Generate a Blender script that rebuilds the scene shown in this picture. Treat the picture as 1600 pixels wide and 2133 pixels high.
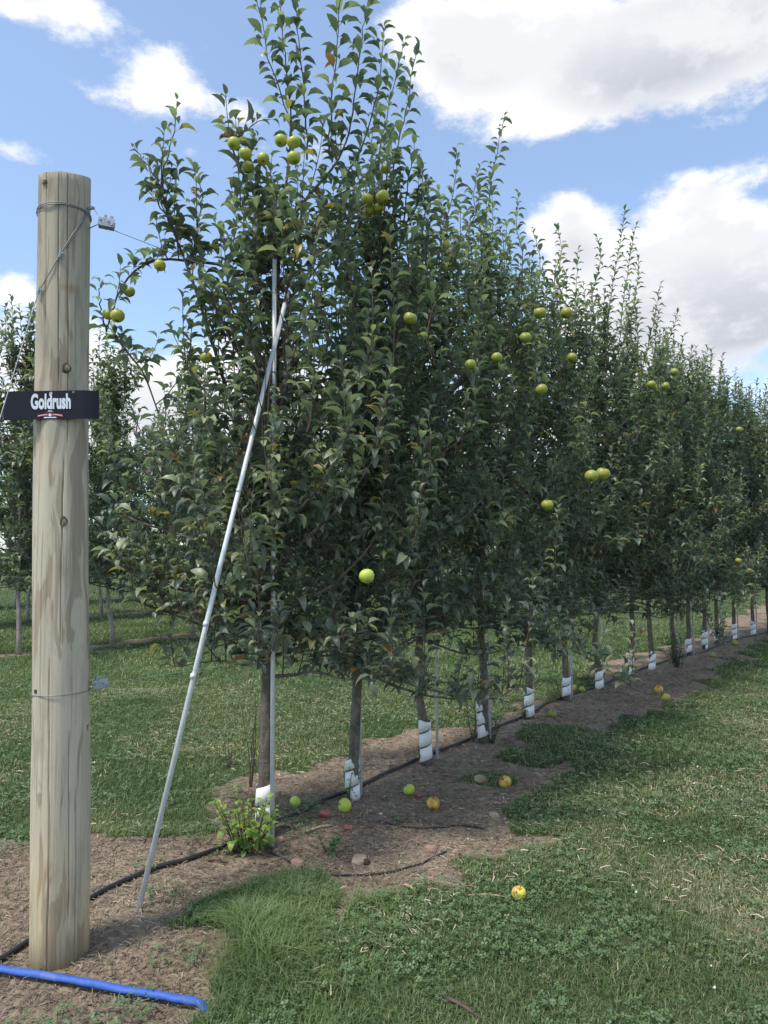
import bpy, math, random
import numpy as np
from mathutils import Vector, Matrix

for o in list(bpy.data.objects):
    bpy.data.objects.remove(o, do_unlink=True)
scene = bpy.context.scene
COL = scene.collection
R = math.radians
PI = math.pi

# ------------------------------------------------------------------ camera
F, CX, CY = 1540.0, 800.0, 1066.5          # focal length in photo pixels, photo centre
EYE, PITCH = 1.45, R(3.1)
cam = bpy.data.cameras.new('camera')
cam.sensor_fit = 'VERTICAL'; cam.sensor_height = 24.0; cam.lens = F / 2133.0 * 24.0
cam.clip_start = 0.05; cam.clip_end = 3000
cam_o = bpy.data.objects.new('camera', cam); COL.objects.link(cam_o)
cam_o.location = (0, 0, EYE); cam_o.rotation_euler = (R(90) + PITCH, 0, 0)
scene.camera = cam_o
scene.render.resolution_x = 768; scene.render.resolution_y = 1024

def ray(px, py):
    a, b = (px - CX) / F, (CY - py) / F
    return np.array([a, math.cos(PITCH) - b * math.sin(PITCH), math.sin(PITCH) + b * math.cos(PITCH)])
def on_ground(px, py, z=0.0):
    d = ray(px, py); return np.array([0, 0, EYE]) + d * ((z - EYE) / d[2])
def on_plane(px, py, Y):
    d = ray(px, py); return np.array([0, 0, EYE]) + d * (Y / d[1])
def project(p):
    p = np.asarray(p, float) - np.array([0, 0, EYE])
    f = p[..., 1] * math.cos(PITCH) + p[..., 2] * math.sin(PITCH)
    u = -p[..., 1] * math.sin(PITCH) + p[..., 2] * math.cos(PITCH)
    return CX + F * p[..., 0] / f, CY - F * u / f, f

# ------------------------------------------------------------------ world: sky with cumulus
SUN_DIR = np.array([-0.36, -0.28, 0.86]); SUN_DIR /= np.linalg.norm(SUN_DIR)
SUN_EL = math.asin(SUN_DIR[2]); SUN_AZ = math.atan2(SUN_DIR[0], SUN_DIR[1])
SKY_STRENGTH = 0.15

def N(nt, t, **kw):
    n = nt.nodes.new(t)
    for k, v in kw.items():
        setattr(n, k, v)
    return n
def L(nt, a, b): nt.links.new(a, b)
def math_n(nt, op, a, b=None, clamp=False):
    n = N(nt, 'ShaderNodeMath', operation=op, use_clamp=clamp)
    for i, v in enumerate((a, b)):
        if v is None: continue
        if isinstance(v, (int, float)): n.inputs[i].default_value = v
        else: L(nt, v, n.inputs[i])
    return n.outputs[0]
def vmath(nt, op, a, b=None):
    n = N(nt, 'ShaderNodeVectorMath', operation=op)
    for i, v in enumerate((a, b)):
        if v is None: continue
        if isinstance(v, (tuple, list, np.ndarray)): n.inputs[i].default_value = tuple(float(q) for q in v)
        else: L(nt, v, n.inputs[i])
    return n
def maprange(nt, v, a, b, c, d, smooth=False):
    n = N(nt, 'ShaderNodeMapRange'); n.clamp = True
    if smooth: n.interpolation_type = 'SMOOTHSTEP'
    L(nt, v, n.inputs[0])
    for i, q in enumerate((a, b, c, d)): n.inputs[i + 1].default_value = q
    return n.outputs[0]
def mixc(nt, f, a, b, blend='MIX'):
    n = N(nt, 'ShaderNodeMix', data_type='RGBA', blend_type=blend)
    for i, v in ((0, f), (6, a), (7, b)):
        if isinstance(v, (int, float)): n.inputs[i].default_value = v
        elif isinstance(v, (tuple, list)): n.inputs[i].default_value = tuple(v) + ((1,) if len(v) == 3 else ())
        else: L(nt, v, n.inputs[i])
    return n.outputs[2]
def noise(nt, vec, scale, detail=4, rough=0.55, dist=0.0):
    n = N(nt, 'ShaderNodeTexNoise')
    if vec is not None: L(nt, vec, n.inputs['Vector'])
    n.inputs['Scale'].default_value = scale; n.inputs['Detail'].default_value = detail
    n.inputs['Roughness'].default_value = rough; n.inputs['Distortion'].default_value = dist
    return n.outputs['Fac']

# cumulus heads, as directions on the sky: (column, row, half width, half height, weight)
CLOUDS = [(930, 90, 190, 150, .95), (1180, 130, 300, 190, 1.0), (1500, 60, 330, 190, 1.1),
          (1180, 480, 110, 125, .85), (1360, 560, 270, 150, 1.05), (1560, 570, 260, 150, 1.1),
          (1470, 385, 180, 70, .75), (1450, 700, 480, 130, 1.0),
          (330, 165, 105, 80, .85), (200, 200, 130, 38, .6), (480, 225, 120, 35, .42),
          (80, 10, 220, 65, .85), (40, 325, 120, 45, .7), (30, 600, 90, 60, .7), (140, 820, 420, 180, 1.0),
          (640, 860, 420, 170, .9), (1200, 900, 500, 160, .7),
          (600, 470, 330, 110, -.5), (1150, 335, 200, 50, -.45), (180, 430, 260, 110, -.6), (620, 110, 150, 120, -.4),
          (1560, 300, 200, 35, -.4)]
g = bpy.data.node_groups.new('cloud_density', 'ShaderNodeTree')
g.interface.new_socket('Vector', in_out='INPUT', socket_type='NodeSocketVector')
g.interface.new_socket('Density', in_out='OUTPUT', socket_type='NodeSocketFloat')
g.interface.new_socket('Height', in_out='OUTPUT', socket_type='NodeSocketFloat')
gi = N(g, 'NodeGroupInput'); go = N(g, 'NodeGroupOutput')
wv = gi.outputs[0]
acc = hacc = None
for (px, py, rx, ry, amp) in CLOUDS:
    c = ray(px, py); c = c / np.linalg.norm(c)
    k = 1.0 / math.sqrt(1 + ((px - CX) / F) ** 2 + ((CY - py) / F) ** 2)
    s1, s2 = F / (rx * k), F / (ry * k)
    v = vmath(g, 'MULTIPLY', vmath(g, 'SUBTRACT', wv, c).outputs[0], (s1, s1, s2)).outputs[0]
    ln = vmath(g, 'LENGTH', v).outputs['Value']
    t = maprange(g, ln, 1.25, 0.0, 0.0, amp, True)
    acc = t if acc is None else math_n(g, 'ADD', acc, t)
    if amp > 0:
        h = math_n(g, 'MULTIPLY', vmath(g, 'DOT_PRODUCT', v, (-.35, 0, 1)).outputs['Value'], t)
        hacc = h if hacc is None else math_n(g, 'ADD', hacc, h)
acc = math_n(g, 'MINIMUM', acc, 1.15)
flat = vmath(g, 'MULTIPLY', wv, (1, 1, 1.7)).outputs[0]
n1 = noise(g, flat, 9.0, 7, 0.64, 0.0)
n2 = noise(g, flat, 1.7, 2, 0.5)
# the same broken cumulus everywhere else round the sky
wide = maprange(g, n2, 0.42, 0.66, 0.0, 0.75, True)
fy = N(g, 'ShaderNodeSeparateXYZ'); L(g, wv, fy.inputs[0])
front = maprange(g, fy.outputs[1], 0.55, 0.80, 1.0, 0.12, True)
wide = math_n(g, 'MULTIPLY', wide, front)
d0 = math_n(g, 'ADD', acc, wide)
d1 = math_n(g, 'ADD', d0, math_n(g, 'MULTIPLY', math_n(g, 'SUBTRACT', n1, 0.5), 2.1))
L(g, d1, go.inputs[0])
hn = math_n(g, 'ADD', hacc, math_n(g, 'MULTIPLY', math_n(g, 'SUBTRACT', n1, 0.5), 4.2))
L(g, hn, go.inputs[1])

world = bpy.data.worlds.new('World'); scene.world = world; world.use_nodes = True
nt = world.node_tree; nt.nodes.clear()
tc = N(nt, 'ShaderNodeTexCoord'); dirv = tc.outputs['Generated']
sky = N(nt, 'ShaderNodeTexSky', sky_type='NISHITA'); sky.sun_disc = False
sky.sun_elevation = SUN_EL; sky.sun_rotation = SUN_AZ
sky.air_density = 1.0; sky.dust_density = 0.6; sky.ozone_density = 2.0
cg = N(nt, 'ShaderNodeGroup'); cg.node_tree = g; L(nt, dirv, cg.inputs[0])
dA, hA = cg.outputs[0], cg.outputs[1]
mask = maprange(nt, dA, 0.30, 0.82, 0.0, 1.0, True)
lit = maprange(nt, hA, -1.0, 0.40, 0.0, 1.0, True)
thick = maprange(nt, dA, 0.60, 1.25, 1.0, 0.0, True)
lum = math_n(nt, 'ADD', math_n(nt, 'MULTIPLY', lit, 0.66), math_n(nt, 'MULTIPLY', thick, 0.55), True)
k = 1.0 / SKY_STRENGTH
ccol = mixc(nt, lum, (0.34 * k, 0.37 * k, 0.43 * k), (0.76 * k, 0.76 * k, 0.77 * k))
blue = mixc(nt, 0.17, mixc(nt, 1.0, sky.outputs[0], (0.96, 1.06, 1.12), 'MULTIPLY'), (0.62 * k, 0.68 * k, 0.76 * k))   # thin veil of high cloud
col = mixc(nt, mask, blue, ccol)
bg = N(nt, 'ShaderNodeBackground'); bg.inputs[1].default_value = SKY_STRENGTH
L(nt, col, bg.inputs[0])
wo = N(nt, 'ShaderNodeOutputWorld'); L(nt, bg.outputs[0], wo.inputs[0])
world.cycles.sampling_method = 'MANUAL'; world.cycles.sample_map_resolution = 512

sl = bpy.data.lights.new('sun', 'SUN'); sl.energy = 2.6; sl.angle = R(10); sl.color = (1.0, 0.94, 0.84)
so = bpy.data.objects.new('sun', sl); COL.objects.link(so)
so.rotation_euler = Vector(SUN_DIR).to_track_quat('Z', 'Y').to_euler(); so.location = (-10, 2, 20)

vs = scene.view_settings
vs.view_transform = 'Standard'; vs.look = 'None'; vs.gamma = 1.0; vs.use_curve_mapping = False; vs.exposure = 0.56
scene.cycles.max_bounces = 5; scene.cycles.debug_use_spatial_splits = True; scene.cycles.diffuse_bounces = 4; scene.cycles.glossy_bounces = 2; scene.cycles.transmission_bounces = 3

# ------------------------------------------------------------------ helpers
def tag(o, label=None, cat=None, group=None, kind=None):
    if label: o['label'] = label
    if cat: o['category'] = cat
    if group: o['group'] = group
    if kind: o['kind'] = kind
    return o
def link(name, me, parent=None):
    o = bpy.data.objects.new(name, me); COL.objects.link(o)
    if parent is not None: o.parent = parent
    return o
def empty(name, loc=(0, 0, 0)):
    o = bpy.data.objects.new(name, None); COL.objects.link(o); o.location = tuple(loc)
    o.empty_display_size = 0.05
    return o
def mesh_np(name, verts, polys, mat, smooth=False, attrs=None):
    """polys: list of (k, int array n x k)"""
    me = bpy.data.meshes.new(name)
    verts = np.asarray(verts, np.float32).reshape(-1, 3)
    me.vertices.add(len(verts)); me.vertices.foreach_set('co', verts.ravel())
    idx = np.concatenate([np.asarray(a, np.int32).ravel() for a in polys]) if polys else np.zeros(0, np.int32)
    tot = np.concatenate([np.full(len(a), np.asarray(a).shape[1], np.int32) for a in polys])
    st = np.concatenate(([0], np.cumsum(tot)[:-1])).astype(np.int32)
    me.loops.add(len(idx)); me.loops.foreach_set('vertex_index', idx)
    me.polygons.add(len(tot)); me.polygons.foreach_set('loop_start', st); me.polygons.foreach_set('loop_total', tot)
    if smooth: me.polygons.foreach_set('use_smooth', np.ones(len(tot), bool))
    for k, v in (attrs or {}).items():
        a = me.attributes.new(k, 'FLOAT', 'POINT'); a.data.foreach_set('value', np.asarray(v, np.float32))
    if mat is not None: me.materials.append(mat)
    me.update(calc_edges=True); me.validate()
    return me
class MB:
    def __init__(s): s.v = []; s.f = []
    def add(s, vs_, fs):
        b = len(s.v); s.v += [tuple(map(float, q)) for q in vs_]; s.f += [tuple(i + b for i in f) for f in fs]
    def box(s, c, size, rot=None):
        m = rot or Matrix.Identity(3); hx, hy, hz = [q / 2 for q in size]
        vv = [m @ Vector((x, y, z)) + Vector(c) for x in (-hx, hx) for y in (-hy, hy) for z in (-hz, hz)]
        s.add(vv, [(0, 1, 3, 2), (4, 6, 7, 5), (0, 4, 5, 1), (2, 3, 7, 6), (0, 2, 6, 4), (1, 5, 7, 3)])
    def tube(s, pts, rad, n=8, cap=True):
        pts = np.asarray(pts, float); m = len(pts)
        rad = np.full(m, rad) if np.isscalar(rad) else np.asarray(rad, float)
        t = np.gradient(pts, axis=0); t /= np.linalg.norm(t, axis=1)[:, None] + 1e-12
        ref = np.array([0.0, 0.0, 1.0]) if abs(t[0][2]) < 0.9 else np.array([1.0, 0, 0])
        a = np.cross(t[0], ref); a /= np.linalg.norm(a)
        vv = []
        for i in range(m):
            a = a - t[i] * a.dot(t[i]); a /= np.linalg.norm(a) + 1e-12
            b = np.cross(t[i], a)
            for j in range(n):
                th = 2 * PI * j / n
                vv.append(pts[i] + rad[i] * (a * math.cos(th) + b * math.sin(th)))
        ff = [(i * n + j, i * n + (j + 1) % n, (i + 1) * n + (j + 1) % n, (i + 1) * n + j) for i in range(m - 1) for j in range(n)]
        if cap: ff += [tuple(range(n - 1, -1, -1)), tuple((m - 1) * n + j for j in range(n))]
        s.add(vv, ff)
    def mesh(s, name, mat, smooth=False):
        me = bpy.data.meshes.new(name); me.from_pydata(s.v, [], s.f)
        if smooth:
            me.polygons.foreach_set('use_smooth', np.ones(len(me.polygons), bool))
        me.materials.append(mat); me.update(); return me
    def build(s, name, mat, parent=None, smooth=False):
        return link(name, s.mesh(name, mat, smooth), parent)
def smooth_path(pts, n=24):
    """Catmull-Rom through the points"""
    p = np.asarray(pts, float)
    if len(p) < 3:
        return np.linspace(p[0], p[-1], n)
    q = np.vstack([2 * p[0] - p[1], p, 2 * p[-1] - p[-2]])
    out = []
    segs = len(p) - 1; per = max(2, n // segs)
    for i in range(segs):
        p0, p1, p2, p3 = q[i:i + 4]
        for u in np.linspace(0, 1, per, endpoint=(i == segs - 1)):
            out.append(0.5 * (2 * p1 + (p2 - p0) * u + (2 * p0 - 5 * p1 + 4 * p2 - p3) * u * u + (3 * p1 - p0 - 3 * p2 + p3) * u ** 3))
    return np.array(out)
def unit(v): v = np.asarray(v, float); return v / (np.linalg.norm(v) + 1e-12)

def hash2(ix, iy, seed):
    h = (ix.astype(np.int64) * 374761393 + iy.astype(np.int64) * 668265263 + seed * 2246822519) & 0xffffffff
    h = ((h ^ (h >> 13)) * 1274126177) & 0xffffffff
    return ((h ^ (h >> 16)) & 0xffff) / 65535.0
def vnoise(x, y, seed=0):
    x = np.asarray(x, float); y = np.asarray(y, float)
    ix, iy = np.floor(x), np.floor(y); fx, fy = x - ix, y - iy
    fx = fx * fx * (3 - 2 * fx); fy = fy * fy * (3 - 2 * fy)
    a = hash2(ix, iy, seed); b = hash2(ix + 1, iy, seed); c = hash2(ix, iy + 1, seed); d = hash2(ix + 1, iy + 1, seed)
    return (a * (1 - fx) + b * fx) * (1 - fy) + (c * (1 - fx) + d * fx) * fy
def fbm(x, y, seed=0, o=3):
    s = 0; a = 0.5; t = 0
    for i in range(o):
        s = s + a * vnoise(x * 2 ** i, y * 2 ** i, seed + i * 17); t += a; a *= .5
    return s / t

# ------------------------------------------------------------------ materials
def new_mat(name):
    m = bpy.data.materials.new(name); m.use_nodes = True
    nt = m.node_tree; b = nt.nodes['Principled BSDF']; return m, nt, b
def objco(nt, s=(1, 1, 1)):
    t = N(nt, 'ShaderNodeTexCoord')
    if s == (1, 1, 1): return t.outputs['Object']
    return vmath(nt, 'MULTIPLY', t.outputs['Object'], s).outputs[0]
def bump(nt, b, h, strength=0.3, dist=0.01):
    n = N(nt, 'ShaderNodeBump'); n.inputs['Strength'].default_value = strength; n.inputs['Distance'].default_value = dist
    L(nt, h, n.inputs['Height']); L(nt, n.outputs[0], b.inputs['Normal'])
def ramp(nt, f, stops, interp='LINEAR'):
    n = N(nt, 'ShaderNodeValToRGB'); n.color_ramp.interpolation = interp
    e = n.color_ramp.elements
    while len(e) < len(stops): e.new(0.5)
    for q, (p, c) in zip(e, stops): q.position = p; q.color = tuple(c) + (1,)
    L(nt, f, n.inputs[0]); return n.outputs[0]
def rnd_value(nt):
    at = N(nt, 'ShaderNodeAttribute', attribute_name='rnd')
    oi = N(nt, 'ShaderNodeObjectInfo')
    return math_n(nt, 'FRACT', math_n(nt, 'ADD', at.outputs['Fac'], oi.outputs['Random']))

def leaf_material(name, stops, under, trans, rough=0.5, tr_w=0.22):
    m, nt, b = new_mat(name)
    r = rnd_value(nt)
    top = ramp(nt, r, stops)
    geo = N(nt, 'ShaderNodeNewGeometry')
    hue = noise(nt, objco(nt), 1.3, 2)
    top = mixc(nt, maprange(nt, hue, .35, .65, 0, .35), top, mixc(nt, 1.0, top, (1.25, 1.1, .75), 'MULTIPLY'))
    c = mixc(nt, geo.outputs['Backfacing'], top, mixc(nt, 0.55, top, under))
    L(nt, c, b.inputs['Base Color']); b.inputs['Roughness'].default_value = rough
    b.inputs['Specular IOR Level'].default_value = 0.55
    tr = N(nt, 'ShaderNodeBsdfTranslucent'); L(nt, mixc(nt, 1.0, top, trans, 'MULTIPLY'), tr.inputs[0])
    mx = N(nt, 'ShaderNodeMixShader'); mx.inputs[0].default_value = tr_w
    L(nt, b.outputs[0], mx.inputs[1]); L(nt, tr.outputs[0], mx.inputs[2])
    L(nt, mx.outputs[0], nt.nodes['Material Output'].inputs[0])
    return m
M = {}
M['leaf'] = leaf_material('apple_leaf',
    [(0, (.072, .100, .080)), (.3, (.100, .134, .102)), (.55, (.148, .182, .130)), (.78, (.215, .255, .178)), (.92, (.30, .34, .235)), (.965, (.33, .36, .19)), (.985, (.34, .26, .06)), (1, (.20, .09, .045))],
    (.30, .33, .29), (1.5, 1.8, 1.05), .42, .30)
M['young'] = leaf_material('young_leaf', [(0, (.11, .20, .045)), (.5, (.18, .29, .055)), (1, (.28, .38, .075))], (.3, .4, .15), (1.6, 1.8, .8), .5, .3)
M['weed'] = leaf_material('weed_leaf', [(0, (.05, .11, .05)), (.5, (.07, .15, .06)), (1, (.13, .21, .08))], (.12, .2, .1), (1.6, 2.0, .9))
M['clover'] = leaf_material('clover_leaf', [(0, (.075, .130, .045)), (.6, (.120, .180, .065)), (1, (.22, .28, .11))], (.12, .2, .1), (1.6, 2.0, .9), .55)

def grass_material():
    m, nt, b = new_mat('grass_blade')
    at = N(nt, 'ShaderNodeAttribute', attribute_name='rnd').outputs['Fac']
    dry = N(nt, 'ShaderNodeAttribute', attribute_name='dry').outputs['Fac']
    gcol = ramp(nt, at, [(0, (.068, .116, .045)), (.5, (.118, .180, .068)), (1, (.22, .28, .115))])
    dcol = ramp(nt, at, [(0, (.17, .17, .10)), (.6, (.30, .28, .17)), (1, (.50, .45, .30))])
    c = mixc(nt, dry, gcol, dcol)
    L(nt, c, b.inputs['Base Color']); b.inputs['Roughness'].default_value = .55; b.inputs['Specular IOR Level'].default_value = .25
    tr = N(nt, 'ShaderNodeBsdfTranslucent'); L(nt, mixc(nt, 1.0, c, (1.5, 1.7, .9), 'MULTIPLY'), tr.inputs[0])
    mx = N(nt, 'ShaderNodeMixShader'); mx.inputs[0].default_value = .25
    L(nt, b.outputs[0], mx.inputs[1]); L(nt, tr.outputs[0], mx.inputs[2]); L(nt, mx.outputs[0], nt.nodes['Material Output'].inputs[0])
    return m
M['grass'] = grass_material()

def simple(name, col, rough=.6, metal=0., var=.25, scale=12., b_s=0., stretch=(1, 1, 1)):
    m, nt, b = new_mat(name)
    n = noise(nt, objco(nt, stretch), scale, 5, .6)
    dk = tuple(q * (1 - var) for q in col); lt = tuple(min(1, q * (1 + var)) for q in col)
    L(nt, mixc(nt, maprange(nt, n, .3, .7, 0, 1), dk, lt), b.inputs['Base Color'])
    b.inputs['Roughness'].default_value = rough; b.inputs['Metallic'].default_value = metal
    if b_s: bump(nt, b, n, b_s, .004)
    return m
M['galv'] = simple('galvanised_steel', (.76, .79, .82), .40, .22, .10, 30)
M['zinc'] = simple('cast_zinc', (.36, .39, .43), .5, .7, .25, 60, .2)
M['wire'] = simple('steel_wire', (.24, .245, .26), .55, .6, .25, 40)
M['wire_low'] = simple('pale_wire', (.45, .50, .42), .5, .5, .2, 40)
M['hose'] = simple('black_polythene', (.022, .022, .024), .5, 0, .5, 25)
M['stick'] = simple('dry_stick', (.42, .31, .19), .85, 0, .35, 30, .3)
M['twig'] = simple('twig_bark', (.10, .062, .048), .8, 0, .35, 30, .2)
M['tie'] = simple('yellow_tie', (.62, .33, .03), .6, 0, .25, 30)
M['petal'] = simple('clover_flower', (.75, .74, .68), .8, 0, .1, 80)

def bark():
    m, nt, b = new_mat('apple_bark')
    n = noise(nt, objco(nt, (1, 1, .45)), 22, 6, .65, .4); n2 = noise(nt, objco(nt, (1, 1, 2.4)), 34, 4, .6)
    c = ramp(nt, n, [(.3, (.055, .042, .035)), (.5, (.13, .105, .085)), (.68, (.24, .205, .17))])
    c = mixc(nt, maprange(nt, n2, .58, .68, 0, .6), c, (.34, .31, .27))
    L(nt, c, b.inputs['Base Color']); b.inputs['Roughness'].default_value = .85
    bump(nt, b, math_n(nt, 'ADD', n, n2), .6, .006); return m
M['bark'] = bark()
M['bark_lit'] = simple('bark_painted_lit', (.33, .29, .25), .85, 0, .35, 25, .4)  # light falling on the back-row trunks is put into this paler bark colour

def guard_mat():
    m, nt, b = new_mat('white_spiral_guard')
    n = noise(nt, objco(nt), 9, 4, .6); n2 = noise(nt, objco(nt), 45, 3, .6)
    c = mixc(nt, maprange(nt, n, .5, .75, 0, .5), (.80, .80, .78), (.52, .47, .40))
    c = mixc(nt, maprange(nt, n2, .66, .72, 0, .7), c, (.25, .2, .16))
    L(nt, c, b.inputs['Base Color']); b.inputs['Roughness'].default_value = .45; return m
M['guard'] = guard_mat()

def post_wood():
    m, nt, b = new_mat('weathered_post_wood')
    co = objco(nt)
    warp = N(nt, 'ShaderNodeTexNoise'); L(nt, vmath(nt, 'MULTIPLY', co, (1, 1, .5)).outputs[0], warp.inputs['Vector'])
    warp.inputs['Scale'].default_value = 4.0; warp.inputs['Detail'].default_value = 2
    wv = vmath(nt, 'ADD', vmath(nt, 'MULTIPLY', co, (1, 1, .085)).outputs[0], vmath(nt, 'MULTIPLY', warp.outputs['Color'], (.11, .11, .05)).outputs[0]).outputs[0]
    fig = noise(nt, wv, 17, 3, .55, .9)                               # flame figure of the turned wood
    grain = noise(nt, vmath(nt, 'MULTIPLY', co, (1, 1, .02)).outputs[0], 120, 4, .6)
    blot = noise(nt, vmath(nt, 'MULTIPLY', co, (1, 1, .35)).outputs[0], 5, 4, .6)
    base = mixc(nt, maprange(nt, blot, .35, .65, 0, 1), (.58, .50, .375), (.46, .415, .325))
    c = mixc(nt, maprange(nt, fig, .53, .565, 0, .66), base, (.29, .22, .15))
    c = mixc(nt, maprange(nt, fig, .40, .34, 0, .6), c, (.60, .545, .42))
    c = mixc(nt, maprange(nt, grain, .52, .70, 0, .55), c, (.19, .155, .115))
    stain = noise(nt, vmath(nt, 'MULTIPLY', co, (1, 1, .22)).outputs[0], 11, 5, .65)
    c = mixc(nt, maprange(nt, stain, .53, .66, 0, .5), c, (.26, .225, .17))
    # upper part weathered greyer, foot still yellow from the treatment: noisy heights
    sp = N(nt, 'ShaderNodeSeparateXYZ'); L(nt, co, sp.inputs[0])
    zz = math_n(nt, 'ADD', sp.outputs[2], math_n(nt, 'MULTIPLY', math_n(nt, 'SUBTRACT', blot, .5), 1.2))
    c = mixc(nt, maprange(nt, zz, 1.7, 2.3, 0, .62), c, mixc(nt, 1.0, c, (.68, .69, .68), 'MULTIPLY'))
    c = mixc(nt, maprange(nt, zz, .42, .05, 0, .6), c, mixc(nt, 1.0, c, (1.05, .93, .58), 'MULTIPLY'))
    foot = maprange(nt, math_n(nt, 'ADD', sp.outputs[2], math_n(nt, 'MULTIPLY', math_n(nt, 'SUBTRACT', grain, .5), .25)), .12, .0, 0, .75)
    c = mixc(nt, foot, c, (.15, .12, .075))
    # rust-brown stain on the camera side near the top
    dv = vmath(nt, 'MULTIPLY', vmath(nt, 'SUBTRACT', co, (.030, -.085, 2.42)).outputs[0], (16, 16, 36)).outputs[0]
    st = math_n(nt, 'ADD', vmath(nt, 'LENGTH', dv).outputs['Value'], math_n(nt, 'MULTIPLY', blot, .9))
    c = mixc(nt, maprange(nt, st, 1.25, .7, 0, .6), c, (.30, .175, .085))
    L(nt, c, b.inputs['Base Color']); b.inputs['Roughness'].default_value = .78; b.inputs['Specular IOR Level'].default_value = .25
    bump(nt, b, math_n(nt, 'ADD', grain, math_n(nt, 'MULTIPLY', fig, .6)), .35, .004); return m
M['post'] = post_wood()
M['knot'] = simple('knot_wood', (.26, .20, .13), .8, 0, .4, 60, .3)
M['knot_dark'] = simple('knot_ring', (.07, .05, .035), .9, 0, .4, 60)

def apple_mat(name, stops, spots=True):
    m, nt, b = new_mat(name)
    oi = N(nt, 'ShaderNodeObjectInfo')
    off = N(nt, 'ShaderNodeCombineXYZ'); L(nt, math_n(nt, 'MULTIPLY', oi.outputs['Random'], 40.0), off.inputs[0])
    co = vmath(nt, 'ADD', objco(nt), off.outputs[0]).outputs[0]
    n = noise(nt, co, 1.5, 3, .55, .2); n2 = noise(nt, co, 22, 2, .5); n3 = noise(nt, co, 3.2, 3, .6)
    c = ramp(nt, n, stops)
    if spots: c = mixc(nt, maprange(nt, n2, .66, .74, 0, .5), c, (.25, .2, .07))
    c = mixc(nt, maprange(nt, n3, .68, .76, 0, .7), c, (.10, .065, .03))
    L(nt, c, b.inputs['Base Color']); b.inputs['Roughness'].default_value = .42; return m
M['apple'] = apple_mat('yellow_green_apple', [(.35, (.22, .29, .045)), (.5, (.29, .33, .052)), (.65, (.35, .30, .055))])
M['apple_green'] = apple_mat('green_apple', [(.3, (.42, .56, .06)), (.6, (.56, .64, .10)), (.8, (.62, .62, .12))])
M['apple_red'] = apple_mat('blushed_apple', [(.42, (.62, .54, .08)), (.54, (.62, .40, .07)), (.62, (.50, .15, .06))])
M['apple_lit'] = apple_mat('apple_painted_lit', [(.35, (.32, .40, .05)), (.5, (.42, .45, .06)), (.65, (.48, .40, .06))])  # brighter copy of the hanging-apple skin, daylight painted into the colour
M['apple_bite'] = apple_mat('broken_apple', [(.38, (.66, .52, .08)), (.52, (.60, .34, .05)), (.62, (.30, .14, .05))])
M['apple_rot'] = apple_mat('rotten_apple', [(.3, (.22, .05, .045)), (.6, (.40, .10, .085)), (.8, (.45, .2, .15))])
M['stone'] = simple('pink_stone', (.37, .22, .17), .85, 0, .3, 40, .4)
M['stone_tan'] = simple('tan_stone', (.40, .31, .21), .85, 0, .3, 30, .4)

def blue_hose():
    m, nt, b = new_mat('blue_layflat_hose')
    n = noise(nt, objco(nt), 9, 5, .65); n2 = noise(nt, objco(nt), 60, 3, .6)
    c = mixc(nt, maprange(nt, n2, .35, .7, 0, .5), (.028, .095, .40), (.055, .14, .46))
    c = mixc(nt, maprange(nt, n, .55, .72, 0, .6), c, (.26, .24, .26))
    L(nt, c, b.inputs['Base Color']); b.inputs['Roughness'].default_value = .62; bump(nt, b, n2, .2, .003); return m
M['blue'] = blue_hose()

# ------------------------------------------------------------------ layout of the rows
DV = np.array([0.571, 0.821]); DV /= np.linalg.norm(DV)         # along the rows
NV = np.array([DV[1], -DV[0]])                                   # towards the camera side
TREE_PX = [(550, 1745), (735, 1665), (888, 1588), (1008, 1542), (1103, 1496), (1180, 1456), (1248, 1433), (1313, 1410),
           (1358, 1395), (1405, 1381), (1436, 1366), (1468, 1352), (1494, 1342)]
bases = [on_ground(*p)[:2] for p in TREE_PX]
while len(bases) < 21:                                            # the far end of the row bends a little to the right
    bases.append(bases[-1] + np.array([.70, .714]) * 0.84 + NV * (0.03 * math.sin(len(bases) * 2.3)))
ROW1 = float(np.mean([b @ NV for b in bases[:10]]))
ROW2 = float(on_ground(237, 1340)[:2] @ NV)
ROWS = [ROW1, ROW2, ROW2 - 4.6, ROW2 - 9.2]
POST = on_ground(122, 1990)[:2]

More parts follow.
